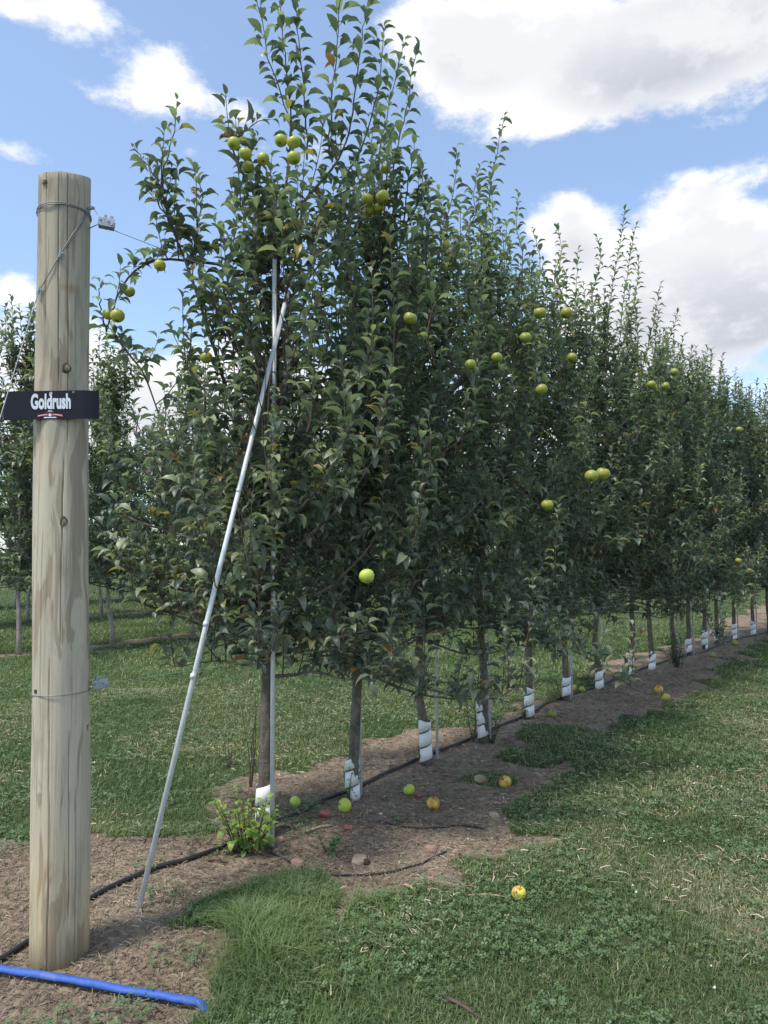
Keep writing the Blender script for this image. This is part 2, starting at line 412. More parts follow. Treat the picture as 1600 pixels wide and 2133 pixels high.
GRASS_PATCH = [(560, 1930, .34), (760, 1900, .16), (640, 1870, .26), (500, 1985, .25), (600, 2080, .35), (452, 2104, .20), (380, 1720, .26), (330, 1690, .16), (1180, 1535, .4), (1120, 1570, .3), (1030, 1620, .14)]
GRASS_PATCH = [(on_ground(a, b)[:2], r) for a, b, r in GRASS_PATCH]
DIRT_PATCH = [(200, 2080, .40), (40, 2010, .4), (320, 2050, .3), (90, 1900, .5), (-80, 1850, .5), (820, 1830, .2), (880, 1810, .22)]
DIRT_PATCH = [(on_ground(a, b)[:2], r) for a, b, r in DIRT_PATCH]
def dirt(x, y):
    """1 on bare soil, 0 on turf"""
    x = np.asarray(x, float); y = np.asarray(y, float)
    s = x * NV[0] + y * NV[1]; t = x * DV[0] + y * DV[1]
    w = (fbm(t * .9, s * .9, 5, 4) - .5) * 1.1
    w = w + (fbm(x * 3.7, y * 3.7, 15, 3) - .5) * .55
    out = np.zeros_like(s)
    for i, c in enumerate(ROWS):
        lo, hi = ((-.62, .82) if i == 0 else (-.05, .10))
        u = s - c
        if i == 0: lo = -.62 + .32 * np.clip((t - 5.0) / 3.0, 0, 1)
        a = np.minimum((u - lo), (hi - u)) + w
        out = np.maximum(out, np.clip(a / .22 + .5, 0, 1))
    jit = (fbm(x * 3.1, y * 3.1, 9, 3) - .5) * .35
    for p, r in GRASS_PATCH:
        d = np.hypot(x - p[0], y - p[1]) + jit; out = np.minimum(out, np.clip((d - r) / .10 + .5, 0, 1))
    for p, r in DIRT_PATCH:
        d = np.hypot(x - p[0], y - p[1]) + jit; out = np.maximum(out, np.clip((r - d) / .10 + .5, 0, 1))
    return out
def gh(x, y):
    """ground height"""
    x = np.asarray(x, float); y = np.asarray(y, float)
    f = np.clip(1.2 - np.hypot(x, y - 6) / 40, 0, 1)
    return ((fbm(x * .8, y * .8, 21, 3) - .5) * .07 + (fbm(x * 4.5, y * 4.5, 31, 3) - .5) * .03) * f

# ------------------------------------------------------------------ ground
def axis(lo, hi, c0, c1, fine, grow=1.12):
    a = list(np.arange(c0, c1, fine)); st = fine
    while a[-1] < hi: st *= grow; a.append(a[-1] + st)
    b = [c0]; st = fine
    while b[-1] > lo: st *= grow; b.append(b[-1] - st)
    return np.array(sorted(set(np.round(b[1:] + a, 4))))
gx = axis(-900, 900, -4.2, 6.0, .04); gy = axis(-900, 1500, 1.6, 10.0, .04)
X, Y = np.meshgrid(gx, gy); Z = gh(X, Y)
nx, ny = len(gx), len(gy)
ii = np.arange(nx * ny).reshape(ny, nx)
quads = np.stack([ii[:-1, :-1], ii[:-1, 1:], ii[1:, 1:], ii[1:, :-1]], -1).reshape(-1, 4)
def ground_mat():
    m, nt, b = new_mat('orchard_floor')
    geo = N(nt, 'ShaderNodeNewGeometry'); co = geo.outputs['Position']
    dm = N(nt, 'ShaderNodeAttribute', attribute_name='dirt').outputs['Fac']
    a = noise(nt, co, 2.2, 5, .6); f1 = noise(nt, co, 26, 6, .7); f2 = noise(nt, co, 95, 4, .7)
    soil = ramp(nt, f1, [(.32, (.135, .096, .070)), (.5, (.255, .19, .138)), (.68, (.41, .315, .225))])
    straw = ramp(nt, f2, [(.35, (.22, .175, .125)), (.6, (.44, .36, .25))])
    c1 = mixc(nt, maprange(nt, a, .46, .64, 0, .75), soil, straw)
    turf = ramp(nt, f1, [(.3, (.035, .055, .024)), (.55, (.062, .095, .036)), (.75, (.11, .125, .055))])
    big = noise(nt, co, .35, 3, .5)
    turf = mixc(nt, maprange(nt, big, .45, .65, 0, .5), turf, (.13, .15, .06))
    mk = math_n(nt, 'ADD', dm, math_n(nt, 'MULTIPLY', math_n(nt, 'SUBTRACT', f1, .5), .9))
    mk = maprange(nt, mk, .4, .6, 0, 1, True)
    L(nt, mixc(nt, mk, turf, c1), b.inputs['Base Color']); b.inputs['Roughness'].default_value = .95; b.inputs['Specular IOR Level'].default_value = .15
    bump(nt, b, math_n(nt, 'ADD', f1, math_n(nt, 'MULTIPLY', f2, .5)), .9, .02); return m
gme = mesh_np('ground', np.stack([X, Y, Z], -1).reshape(-1, 3), [quads], ground_mat(), True, {'dirt': dirt(X, Y).ravel()})
tag(link('ground', gme), kind='structure')

def put(px, py, dz=0.0):
    p = on_ground(px, py)
    for _ in range(3):
        p = on_ground(px, py, float(gh(p[0], p[1])))
    p[2] += dz; return p

# ------------------------------------------------------------------ leaves and shoots
def leaf_template(droop, fold, lo=False):
    """apple leaf along +x, upper side +z; petiole, folded blade, drooping tip"""
    ts = [0, .2, .40, .62, .83, 1.0]; ws = [.012, .015, .150, .172, .108, 0]
    if lo: ts = [0, .48, 1.0]; ws = [0.02, .19, 0]
    xs, zs = [0.0], [0.0]; ang = R(12)
    for i in range(1, len(ts)):
        mid = (ts[i] + ts[i - 1]) / 2
        a = ang - R(droop) * max(0, mid - .12) ** 1.15
        dl = ts[i] - ts[i - 1]; xs.append(xs[-1] + math.cos(a) * dl); zs.append(zs[-1] + math.sin(a) * dl)
    v = []; tri = []; quad = []
    if lo:
        v = [(0, 0, 0), (xs[1], 0, zs[1]), (xs[1] + .02, ws[1], zs[1] + fold * ws[1]), (xs[1] + .02, -ws[1], zs[1] + fold * ws[1]), (xs[2], 0, zs[2])]
        tri = [(0, 1, 2), (0, 3, 1), (1, 4, 2), (3, 4, 1)]
        return np.array(v), np.array(tri), np.zeros((0, 4), int)
    v += [(0, .012, 0), (0, -.012, 0), (xs[1], .012, zs[1]), (xs[1], -.012, zs[1])]
    quad.append((1, 3, 2, 0))
    st = []
    for i in (2, 3, 4):
        w = ws[i]; b = len(v)
        v += [(xs[i], 0, zs[i]), (xs[i], w, zs[i] + fold * w), (xs[i], -w, zs[i] + fold * w)]; st.append(b)
    tip = len(v); v.append((xs[5], 0, zs[5]))
    quad += [(2, 3, st[0] + 2, st[0]), ]
    quad[-1] = (3, st[0] + 2, st[0], 2); tri.append((2, st[0], st[0] + 1))
    for a, b in ((st[0], st[1]), (st[1], st[2])):
        quad += [(a, b, b + 1, a + 1), (a + 2, b + 2, b, a)]
    tri += [(st[2], tip, st[2] + 1), (st[2] + 2, tip, st[2])]
    return np.array(v), np.array(tri), np.array(quad)
LEAFV = [leaf_template(d, f) for d, f in ((85, .5), (110, .6), (130, .7), (100, .8), (60, .8))]
LEAFLO = [leaf_template(d, f, True) for d, f in ((70, .5), (110, .6))]
def leaves_mesh(name, lv, mat, tpl):
    """lv: dict of arrays o, D, Nn, s, r, k -> one mesh"""
    o, D, Nn, s, r, kk = lv['o'], lv['D'], lv['N'], lv['s'], lv['r'], lv['k']
    S = np.cross(Nn, D)
    V, T, Q, A = [], [], [], []; base = 0
    for k, (tv, tt, tq) in enumerate(tpl):
        m = (kk % len(tpl)) == k; n = int(m.sum())
        if not n: continue
        P = o[m][:, None, :] + s[m][:, None, None] * (tv[None, :, 0:1] * D[m][:, None, :] + tv[None, :, 1:2] * S[m][:, None, :] + tv[None, :, 2:3] * Nn[m][:, None, :])
        off = base + np.arange(n) * len(tv)
        T.append((tt[None] + off[:, None, None]).reshape(-1, 3))
        if len(tq): Q.append((tq[None] + off[:, None, None]).reshape(-1, 4))
        V.append(P.reshape(-1, 3)); A.append(np.repeat(r[m], len(tv))); base += n * len(tv)
    polys = [np.concatenate(T)] + ([np.concatenate(Q)] if Q else [])
    return mesh_np(name, np.concatenate(V), polys, mat, True, {'rnd': np.concatenate(A)})
class Leaves:
    def __init__(s): s.o = []; s.D = []; s.N = []; s.s = []; s.r = []; s.k = []
    def add(s, o, D, Nn, sc, r, k): s.o.append(o); s.D.append(D); s.N.append(Nn); s.s.append(sc); s.r.append(r); s.k.append(k)
    def arr(s):
        return dict(o=np.concatenate(s.o), D=np.concatenate(s.D), N=np.concatenate(s.N), s=np.concatenate(s.s), r=np.concatenate(s.r), k=np.concatenate(s.k))
def sel(lv, m): return {k: v[m] for k, v in lv.items()}
def nrm(a): return a / (np.linalg.norm(a, axis=1)[:, None] + 1e-12)

def leaf_shoot(lv, pts, rng, size=.088, gap=.028, start=.0, tip_small=True, ntpl=5):
    """leaves in a spiral along a shoot"""
    pts = np.asarray(pts, float)
    seg = np.linalg.norm(np.diff(pts, axis=0), axis=1); cum = np.concatenate(([0], np.cumsum(seg))); LN = cum[-1]
    n = max(3, int(LN * (1 - start) / gap))
    u = np.linspace(start * LN, LN, n) + rng.normal(0, gap * .2, n); u = np.clip(u, 0, LN)
    P = np.stack([np.interp(u, cum, pts[:, i]) for i in range(3)], 1)
    tg = np.gradient(pts, axis=0); T = nrm(np.stack([np.interp(u, cum, tg[:, i]) for i in range(3)], 1))
    ref = np.array([1., 0, 0]) if abs(T[0][0]) < .8 else np.array([0, 1., 0])
    A = nrm(np.cross(T, ref)); B = np.cross(T, A)
    az = rng.uniform(0, 6.28) + np.arange(n) * 2.4 + rng.normal(0, .35, n)
    O = A * np.cos(az)[:, None] + B * np.sin(az)[:, None]
    rel = np.clip((LN - u) / max(.16, LN * .25), 0, 1)              # 0 at the tip
    phi = R(28) + R(28) * rel + rng.normal(0, .16, n)
    D = T * np.cos(phi)[:, None] + O * np.sin(phi)[:, None]
    D = nrm(D)
    Nn = T - D * (T * D).sum(1)[:, None]; Nn = Nn * 1.0 + np.array([0, 0, .8]) + rng.normal(0, .18, (n, 3))
    Nn = nrm(Nn - D * (Nn * D).sum(1)[:, None])
    sc = size * rng.uniform(.6, 1.28, n) * (np.where(rel < 1, .68 + .32 * rel, 1) if tip_small else 1)
    r = np.clip(rng.beta(1.3, 1.9, n) * .95 + .22 * (1 - rel) * rng.uniform(0, 1, n), 0, .985)
    odd = rng.uniform(0, 1, n); r = np.where(odd < .012, .985, np.where(odd < .018, 1.0, r))
    lv.add(P, D, Nn, sc, r, rng.integers(0, ntpl, n))
def cluster(lv, p, up, rng, size=.085, n=7, ntpl=5):
    """spur rosette"""
    az = rng.uniform(0, 6.28) + np.arange(n) * 2.4
    up = unit(up); ref = np.array([1., 0, 0]) if abs(up[0]) < .8 else np.array([0, 1., 0])
    a = unit(np.cross(up, ref)); b = np.cross(up, a)
    O = np.cos(az)[:, None] * a + np.sin(az)[:, None] * b
    phi = rng.uniform(R(25), R(80), n)
    D = up * np.cos(phi)[:, None] + O * np.sin(phi)[:, None] + rng.normal(0, .15, (n, 3)); D = nrm(D)
    Nn = up + np.array([0, 0, 1.0]) + rng.normal(0, .2, (n, 3)); Nn = nrm(Nn - D * (Nn * D).sum(1)[:, None])
    r = np.clip(rng.beta(1.3, 2.0, n) * .93, 0, .95); odd = rng.uniform(0, 1, n); r = np.where(odd < .016, .985, np.where(odd < .022, 1.0, r))
    lv.add(np.repeat(np.asarray(p, float)[None], n, 0) + up * rng.uniform(0, .03, (n, 1)), D, Nn, size * rng.uniform(.5, 1.25, n), r, rng.integers(0, ntpl, n))
def grow(p, d, ln, rng, up=.5, n=8, wob=.10):
    p = np.array(p, float); d = unit(d); pts = [p.copy()]
    for i in range(n):
        d = unit(d + np.array([0, 0, up / n]) + rng.normal(0, wob / math.sqrt(n), 3)); p = p + d * ln / n; pts.append(p.copy())
    return np.array(pts)

def make_tree(seed, H, base_r, radius, n_limb, crown0=.95, limbs=(), shoots=(), trunk=None, dense=1.0, size=.110, ntpl=5, side=None, gap=.0235):
    """returns trunk polyline/radii, limbs [(pts, radii)], twigs MB, leaves"""
    rng = np.random.default_rng(seed)
    lv = Leaves(); twigs = MB(); LB = []
    if trunk is None:
        m = 14; z = np.linspace(-.05, H * .84, m)
        tr = np.stack([np.cumsum(rng.normal(0, .012, m)), np.cumsum(rng.normal(0, .012, m)), z], 1); tr[:2, :2] = 0
    else: tr = smooth_path(trunk, 30)
    trr = base_r * np.clip(1 - .85 * (tr[:, 2] / tr[-1, 2]), .12, 1) ; trr[0] *= 1.25; trr[1] *= 1.1
    def at_z(z): return np.array([np.interp(z, tr[:, 2], tr[:, i]) for i in range(3)])
    def dress(pts, ln, thick):
        """spurs and shoots along a limb"""
        nn = max(3, int(ln / (.060 / (dense * (1.16 - .50 * min(1, pts[0][2] / H) ** 2)))))
        for q in range(nn):
            u = (q + rng.uniform(.2, .8)) / nn
            if u < .12 and rng.uniform() < .5: continue
            i = u * (len(pts) - 1); a = int(min(i, len(pts) - 2)); p = pts[a] + (pts[a + 1] - pts[a]) * (i - a)
            t = unit(pts[a + 1] - pts[a]); out = unit(np.array([rng.normal(), rng.normal(), 1.1]) - t * .2)
            if rng.uniform() < .58:
                cluster(lv, p + out * .02, out, rng, size, rng.integers(5, 9), ntpl)
            else:
                l2 = rng.uniform(.16, .42) * (1.2 - .4 * u)
                sp = grow(p, unit(out + t * .5 + np.array([0, 0, .2])), l2, rng, 1.1, 6, .15)
                twigs.tube(sp, np.linspace(.0035, .0014, len(sp)), 4, False)
                leaf_shoot(lv, sp, rng, size, gap, .08, True, ntpl)
    for pts, r0, dr in limbs:
        pp = smooth_path(pts, 18); LB.append((pp, np.linspace(r0, .004, len(pp))))
        if dr: dress(pp, np.linalg.norm(np.diff(pp, axis=0), axis=1).sum(), r0)
    for q in range(n_limb):
        u = (q + rng.uniform(0, 1)) / n_limb; z = crown0 + (H * .86 - crown0) * u ** 1.05
        az = q * 2.4 + rng.uniform(-.4, .4); prof = radius * (1.02 - .58 * u ** 1.5) * rng.uniform(.6, 1.2)
        el = R(rng.uniform(8, 34)) * min(1, .1 + u * 2.6) + R(26) * u - R(6) * (u < .15)
        dr = np.array([math.cos(az) * math.cos(el), math.sin(az) * math.cos(el), math.sin(el)])
        if side is not None:
            prof *= 1 + .25 * float(dr[:2] @ side)
        p0 = at_z(z); ln = max(.25, prof)
        pp = grow(p0, dr, ln, rng, .55 * min(1, .15 + u * 2.5), 9, .2 + .25 * (u < .2))
        LB.append((pp, np.linspace(.0125 * (1.1 - .55 * u) * (.72 if u < .15 else 1), .0024, len(pp)))); dress(pp, ln, .01)
        # the limb's leading shoot turns upright
        sp = grow(pp[-1], unit(pp[-1] - pp[-2] + np.array([0, 0, .7])), rng.uniform(.22, .55), rng, 1.4, 7, .12)
        twigs.tube(sp, np.linspace(.0032, .0014, len(sp)), 4, False); leaf_shoot(lv, sp, rng, size, gap, 0, True, ntpl)
    for pts in shoots:
        pp = smooth_path(pts, 16); pp = pp + rng.normal(0, .004, pp.shape)
        twigs.tube(pp, np.linspace(.0055, .0018, len(pp)), 5, False); leaf_shoot(lv, pp, rng, size * 1.04, gap * 1.0, .03, True, ntpl)
    # stub of the leader
    leaf_shoot(lv, tr[-4:], rng, size, gap, 0, True, ntpl)
    return tr, trr, LB, twigs, lv.arr()

# ------------------------------------------------------------------ the near row
Y1, Y2 = bases[0][1], bases[1][1]
def loc(pxpts, k, dy=0.0):
    """photo outline points on the tree's own plane -> tree coordinates; dy may be a pair (start, end)"""
    b = bases[k]; z0 = float(gh(*b)); n = len(pxpts)
    dys = np.linspace(dy[0], dy[1], n) if isinstance(dy, tuple) else np.full(n, dy)
    return [on_plane(px, py, b[1] + d) - np.array([b[0], b[1], z0]) for (px, py), d in zip(pxpts, dys)]

# hanging apples: photo place, tree, offset towards the camera, size, label
HANG = [
    (487, 299, 0, -.16, .076, 'yellow apple at upper left in the cluster of four high in the first tree'),
    (511, 320, 0, -.20, .076, 'middle apple in the cluster of four high in the first tree'),
    (548, 331, 0, -.14, .074, 'rightmost apple in the cluster of four high in the first tree'),
    (517, 349, 0, -.10, .076, 'shaded lowest apple in the cluster of four high in the first tree'),
    (585, 293, 0, -.18, .074, 'upper left apple in the cluster of three high in the first tree'),
    (612, 296, 0, -.20, .080, 'upper right apple in the cluster of three high in the first tree'),
    (612, 329, 0, -.22, .080, 'lowest apple in the cluster of three high in the first tree'),
    (333, 553, 0, -.10, .070, 'single green apple hanging against the blue sky right of the wooden post'),
    (270, 608, 0, -.06, .066, 'shaded green apple above the bright pair beside the wooden post'),
    (245, 658, 0, -.10, .084, 'brighter larger apple of the pair beside the wooden post'),
    (226, 655, 0, -.05, .070, 'half hidden left apple of the pair beside the wooden post'),
    (430, 745, 0, -.12, .074, 'dark shaded green apple on the left rising limb of the first tree'),
    (765, 415, 1, -.24, .084, 'left large apple in the cluster against the sky at top centre'),
    (797, 410, 1, -.26, .092, 'right large apple in the cluster against the sky at top centre'),
    (768, 438, 1, -.18, .070, 'lower left apple in the cluster against the sky at centre top'),
    (790, 433, 1, -.20, .070, 'lower right apple in the cluster against the sky at centre top'),
    (803, 352, 1, -.14, .070, 'single apple just above the cluster against the sky at centre top'),
    (764, 1200, 1, -.66, .080, 'bright green apple hanging low in the dark foliage of the second tree'),
    (855, 663, 2, -.62, .080, 'small yellow apple in the mid foliage of the third tree'),
    (980, 760, 3, -.75, .080, 'yellow green apple left of the near pair in the fourth tree'),
    (1035, 745, 3, -.80, .080, 'yellow green apple right of the near pair in the fourth tree'),
    (1095, 703, 4, -.85, .088, 'pale green apple below the two high apples of the fifth tree'),
    (1125, 652, 4, -.85, .098, 'left of the two high apples of the fifth tree'),
    (1180, 652, 5, -.85, .102, 'right of the two high apples, in the sixth tree'),
    (1192, 745, 5, -.85, .088, 'green apple under the right high apple in the sixth tree'),
    (1128, 812, 4, -.85, .095, 'dull yellow apple in mid foliage of the fifth tree'),
    (1232, 992, 5, -1.2, .098, 'left apple of the bright pair hanging low at right'),
    (1256, 987, 5, -1.2, .106, 'right apple of the bright pair hanging low at right'),
    (1140, 1052, 4, -.95, .090, 'green apple hidden in leaves lower left of the bright pair'),
    (1357, 801, 7, -.95, .095, 'left apple of the yellow pair high in the eighth tree'),
    (1386, 804, 7, -.95, .095, 'right apple of the yellow pair high in the eighth tree'),
    (1405, 775, 8, -.95, .095, 'yellow apple just above the yellow pair near the right edge'),
    (1540, 895, 10, -1.1, .10, 'lone yellow apple near the right edge of the row'),
    (1560, 1190, 11, -1.1, .10, 'right apple of the small low group near the right edge'),
    (1538, 1168, 11, -1.1, .09, 'left apple of the small low group near the right edge'),
]
HP = []
for px, py, k_, dn, sz, lb in HANG:
    if dn > -.3: p = on_plane(px, py, bases[k_][1] + dn)
    else:
        # on the camera face of the row: at distance dn from the row line
        d = ray(px, py); t = (ROW1 - dn) / (d[0] * NV[0] + d[1] * NV[1]); p = np.array([0, 0, EYE]) + d * t
    HP.append(p)
HANG = [h[:4] + (h[4] * (.88 if h[2] < 3 else .80),) + h[5:] for h in HANG]
PIPE_A = put(281, 1897); PIPE_B = on_plane(600, 608, Y1 - .10)
STAKE1_A = put(567, 1762); STAKE1_B = on_plane(572, 540, STAKE1_A[1] + .02)

def cull(lv, base, pipes=True):
    """leave the fruit and the poles free of leaves on the near side"""
    c = lv['o'] + lv['D'] * lv['s'][:, None] * .55 + base
    keep = np.ones(len(c), bool)
    eye = np.array([0, 0, EYE]); dist = np.linalg.norm(c - eye, axis=1)
    px, py, dep = project(c)
    for p, h in zip(HP, HANG):
        qx, qy, qd = project(p); r = F * (h[4] * .5) / qd
        near = np.hypot(px - qx, py - qy) < r * .75 + .20 * F * lv['s'] / dep
        keep &= ~(near & (dist < np.linalg.norm(p - eye) + .06))
    if pipes:
        for a, b, w, frac in ((PIPE_A, PIPE_B, 9, 1.0), (STAKE1_A, STAKE1_B, 3, .55)):
            ax, ay, ad = project(a); bx, by, bd = project(b)
            u = np.clip((py - ay) / (by - ay), 0, 1); lx = ax + (bx - ax) * u
            inside = (py > by - 5) & (np.abs(px - lx) < w + .38 * F * lv['s'] / dep)
            dl = ad + (bd - ad) * u
            z = np.sin(py * .021 + 1.0)
            keep &= ~(inside & (dep < dl + .04) & ((py < 760) | (py > 1350) | (frac == 1.0)))
    return sel(lv, keep)

ORD = ['first', 'second', 'third', 'fourth', 'fifth', 'sixth', 'seventh', 'eighth', 'ninth', 'tenth', 'eleventh', 'twelfth', 'thirteenth',
       'fourteenth', 'fifteenth', 'sixteenth', 'seventeenth', 'eighteenth', 'nineteenth', 'twentieth', 'twenty-first', 'twenty-second', 'twenty-third',
       'twenty-fourth', 'twenty-fifth', 'twenty-sixth', 'twenty-seventh', 'twenty-eighth', 'twenty-ninth', 'thirtieth']
LEAF_ME = []
for k_, (tv, tt, tq) in enumerate(LEAFV):
    LEAF_ME.append(mesh_np('leaf', tv, [tt, tq], M['leaf'], True, {'rnd': np.full(len(tv), 0.)}))
# object-random would scatter yellow leaves over the parts, so each leaf mesh carries a narrow range of its own
def leaf_parts(lv, tree, rng, count=300):
    base = np.array(tree.location)
    c = lv['o']; eye = np.array([0, 0, EYE])
    dist = np.linalg.norm(c + base - eye, axis=1)
    score = lv['s'] / dist * (1 + 0 * dist)
    hx = np.hypot(c[:, 0], c[:, 1])
    toc = unit((eye - base)[:2]); face = c[:, 0] * toc[0] + c[:, 1] * toc[1]
    score = face / (np.abs(face).max() + 1e-6) * .6 + lv['s'] / lv['s'].max() * .4 + rng.uniform(0, .12, len(c))
    order = np.argsort(-score)[:count]
    for i in order:
        D, Nn = lv['D'][i], lv['N'][i]; S = np.cross(Nn, D); s = lv['s'][i]
        o = bpy.data.objects.new('leaf', LEAF_ME[int(lv['k'][i]) % len(LEAF_ME)]); COL.objects.link(o); o.parent = tree
        m = Matrix.Identity(4)
        for r_ in range(3):
            m[r_][0] = D[r_] * s; m[r_][1] = S[r_] * s; m[r_][2] = Nn[r_] * s; m[r_][3] = c[i][r_]
        o.matrix_local = m
    mk = np.ones(len(c), bool); mk[order] = False
    return sel(lv, mk)

TREE1 = dict(
    trunk=loc([(550, 1765), (553, 1600), (556, 1450), (560, 1340), (563, 1130), (572, 900), (577, 700), (579, 560), (590, 440), (602, 330)], 0),
    limbs=[(loc([(553, 960), (480, 830), (436, 690), (392, 560), (350, 450), (335, 380)], 0, (0, -.12)), .013, 1),
           (loc([(579, 640), (480, 560), (400, 545), (335, 541), (280, 565), (243, 620), (222, 690)], 0, (0, -.10)), .009, 1),
           (loc([(566, 1370), (620, 1352), (700, 1330), (765, 1312)], 0, (0, -.25)), .013, 1),
           (loc([(553, 1340), (495, 1342), (450, 1318), (405, 1285), (360, 1270)], 0, (0, -.2)), .013, 1),
           (loc([(553, 1290), (480, 1240), (400, 1225), (300, 1200), (215, 1160)], 0, (0, -.12)), .012, 1),
           (loc([(579, 520), (660, 480), (720, 455), (765, 425)], 0, (0, -.1)), .010, 1),
           (loc([(584, 480), (650, 400), (700, 340), (725, 285)], 0, (0, .05)), .011, 1),
           (loc([(582, 500), (540, 420), (500, 350), (478, 290)], 0, (0, -.12)), .010, 1),
           (loc([(560, 1060), (470, 1000), (360, 960), (280, 900)], 0, (0, .1)), .011, 1),
           (loc([(575, 800), (500, 740), (450, 640), (420, 600)], 0, (0, -.3)), .010, 1),
           (loc([(556, 1190), (450, 1140), (330, 1100), (235, 1070)], 0, (0, -.05)), .010, 1),
           (loc([(554, 1255), (440, 1262), (350, 1275), (280, 1250)], 0, (0, -.15)), .009, 1),
           (loc([(562, 1030), (440, 1030), (330, 1030), (225, 1000)], 0, (0, .1)), .009, 1),
           (loc([(556, 1130), (470, 1090), (400, 1040), (330, 960)], 0, (0, -.25)), .009, 1),
           (loc([(240, 700), (270, 740), (300, 780), (330, 860)], 0, (.05, .05)), .007, 1)],
    shoots=[loc(q, 0, d) for q, d in [
        ([(612, 330), (600, 240), (560, 120), (530, -20)], -.05), ([(605, 330), (603, 200), (590, 90), (578, -40)], 0),
        ([(640, 330), (636, 220), (625, 110), (612, 0)], .05), ([(686, 320), (690, 220), (700, 100), (712, -60)], 0),
        ([(722, 300), (740, 190), (755, 80), (765, 0)], .06), ([(700, 400), (760, 290), (790, 170), (800, 60)], .1),
        ([(345, 420), (340, 360), (360, 290), (370, 212)], -.12), ([(338, 400), (318, 360), (296, 330), (280, 306)], -.1),
        ([(372, 500), (340, 440), (318, 410), (300, 385)], -.1), ([(400, 560), (410, 470), (420, 400), (405, 352)], .05),
        ([(478, 300), (500, 280), (520, 262), (560, 250)], -.1), ([(440, 700), (470, 600), (490, 480), (485, 400)], 0),
        ([(222, 690), (212, 650), (206, 610), (214, 585)], -.05), ([(560, 480), (530, 400), (520, 330), (540, 290)], 0),
        ([(640, 480), (690, 420), (745, 380), (800, 330)], .0), ([(700, 560), (720, 480), (735, 400), (745, 330)], .1),
        ([(520, 900), (540, 800), (520, 700), (500, 610)], -.3), ([(640, 900), (655, 800), (650, 690), (640, 600)], -.35)]])
TREE2 = dict(
    trunk=loc([(735, 1680), (738, 1560), (745, 1400), (752, 1200), (760, 1000), (768, 800), (778, 620), (790, 480), (800, 400)], 1),
    limbs=[(loc([(785, 560), (740, 500), (760, 450), (790, 395)], 1, (0, -.15)), .009, 1),
           (loc([(790, 500), (850, 460), (880, 400)], 1, (0, -.1)), .009, 1)],
    shoots=[loc(q, 1, d) for q, d in [
        ([(800, 420), (790, 330), (815, 200), (842, 85)], 0), ([(805, 430), (825, 320), (850, 210), (866, 105)], -.05),
        ([(840, 470), (848, 400), (856, 350), (864, 298)], -.1), ([(780, 500), (770, 400), (775, 300), (785, 220)], .05),
        ([(800, 1000), (815, 820), (820, 640), (812, 470)], -.55), ([(880, 560), (880, 480), (890, 420), (880, 360)], -.1),
        ([(720, 760), (705, 680), (712, 600), (700, 540)], -.5), ([(905, 760), (890, 700), (905, 620), (890, 560)], -.5)]])
# skyline shoots (photo points) of the following trees
SKY = {2: [[(900, 600), (925, 480), (945, 400), (952, 312)], [(880, 560), (868, 470), (880, 400), (872, 340)], [(930, 560), (985, 460), (1000, 400)], [(900, 650), (940, 560), (930, 480), (915, 400)]],
       3: [[(1000, 560), (1015, 440), (1030, 340), (1052, 243)], [(1010, 560), (1000, 470), (985, 400), (1000, 350)], [(1020, 600), (1050, 520), (1040, 470)], [(985, 640), (960, 560), (965, 500)]],
       4: [[(1085, 640), (1090, 540), (1075, 470), (1080, 405)], [(1110, 650), (1125, 560), (1112, 480)], [(1060, 660), (1055, 560), (1062, 500)]],
       5: [[(1165, 660), (1155, 580), (1170, 520), (1160, 468)], [(1190, 680), (1200, 600), (1205, 520)], [(1140, 700), (1140, 620), (1130, 560)]],
       6: [[(1240, 690), (1235, 610), (1250, 550), (1246, 496)], [(1260, 700), (1275, 600), (1290, 520), (1302, 440)], [(1225, 720), (1220, 640), (1215, 590)]],
       7: [[(1310, 700), (1320, 630), (1330, 580), (1330, 535)], [(1290, 720), (1300, 620), (1315, 520), (1325, 470)], [(1340, 760), (1360, 680), (1375, 597)]],
       8: [[(1360, 780), (1385, 720), (1400, 690), (1412, 650)], [(1365, 780), (1365, 700), (1372, 650)]],
       9: [[(1425, 780), (1450, 720), (1466, 642)], [(1405, 790), (1420, 720), (1432, 690)]],
       10: [[(1470, 800), (1490, 740), (1500, 705)], [(1445, 800), (1450, 740)]],
       11: [[(1520, 830), (1535, 770), (1543, 706)], [(1490, 820), (1500, 770)]],
       12: [[(1560, 840), (1575, 790), (1582, 742)]]}
HT = [4.4, 4.35, 4.1, 4.3, 4.25, 4.3, 4.4, 4.3, 4.2, 4.3, 4.2, 4.2, 4.3]
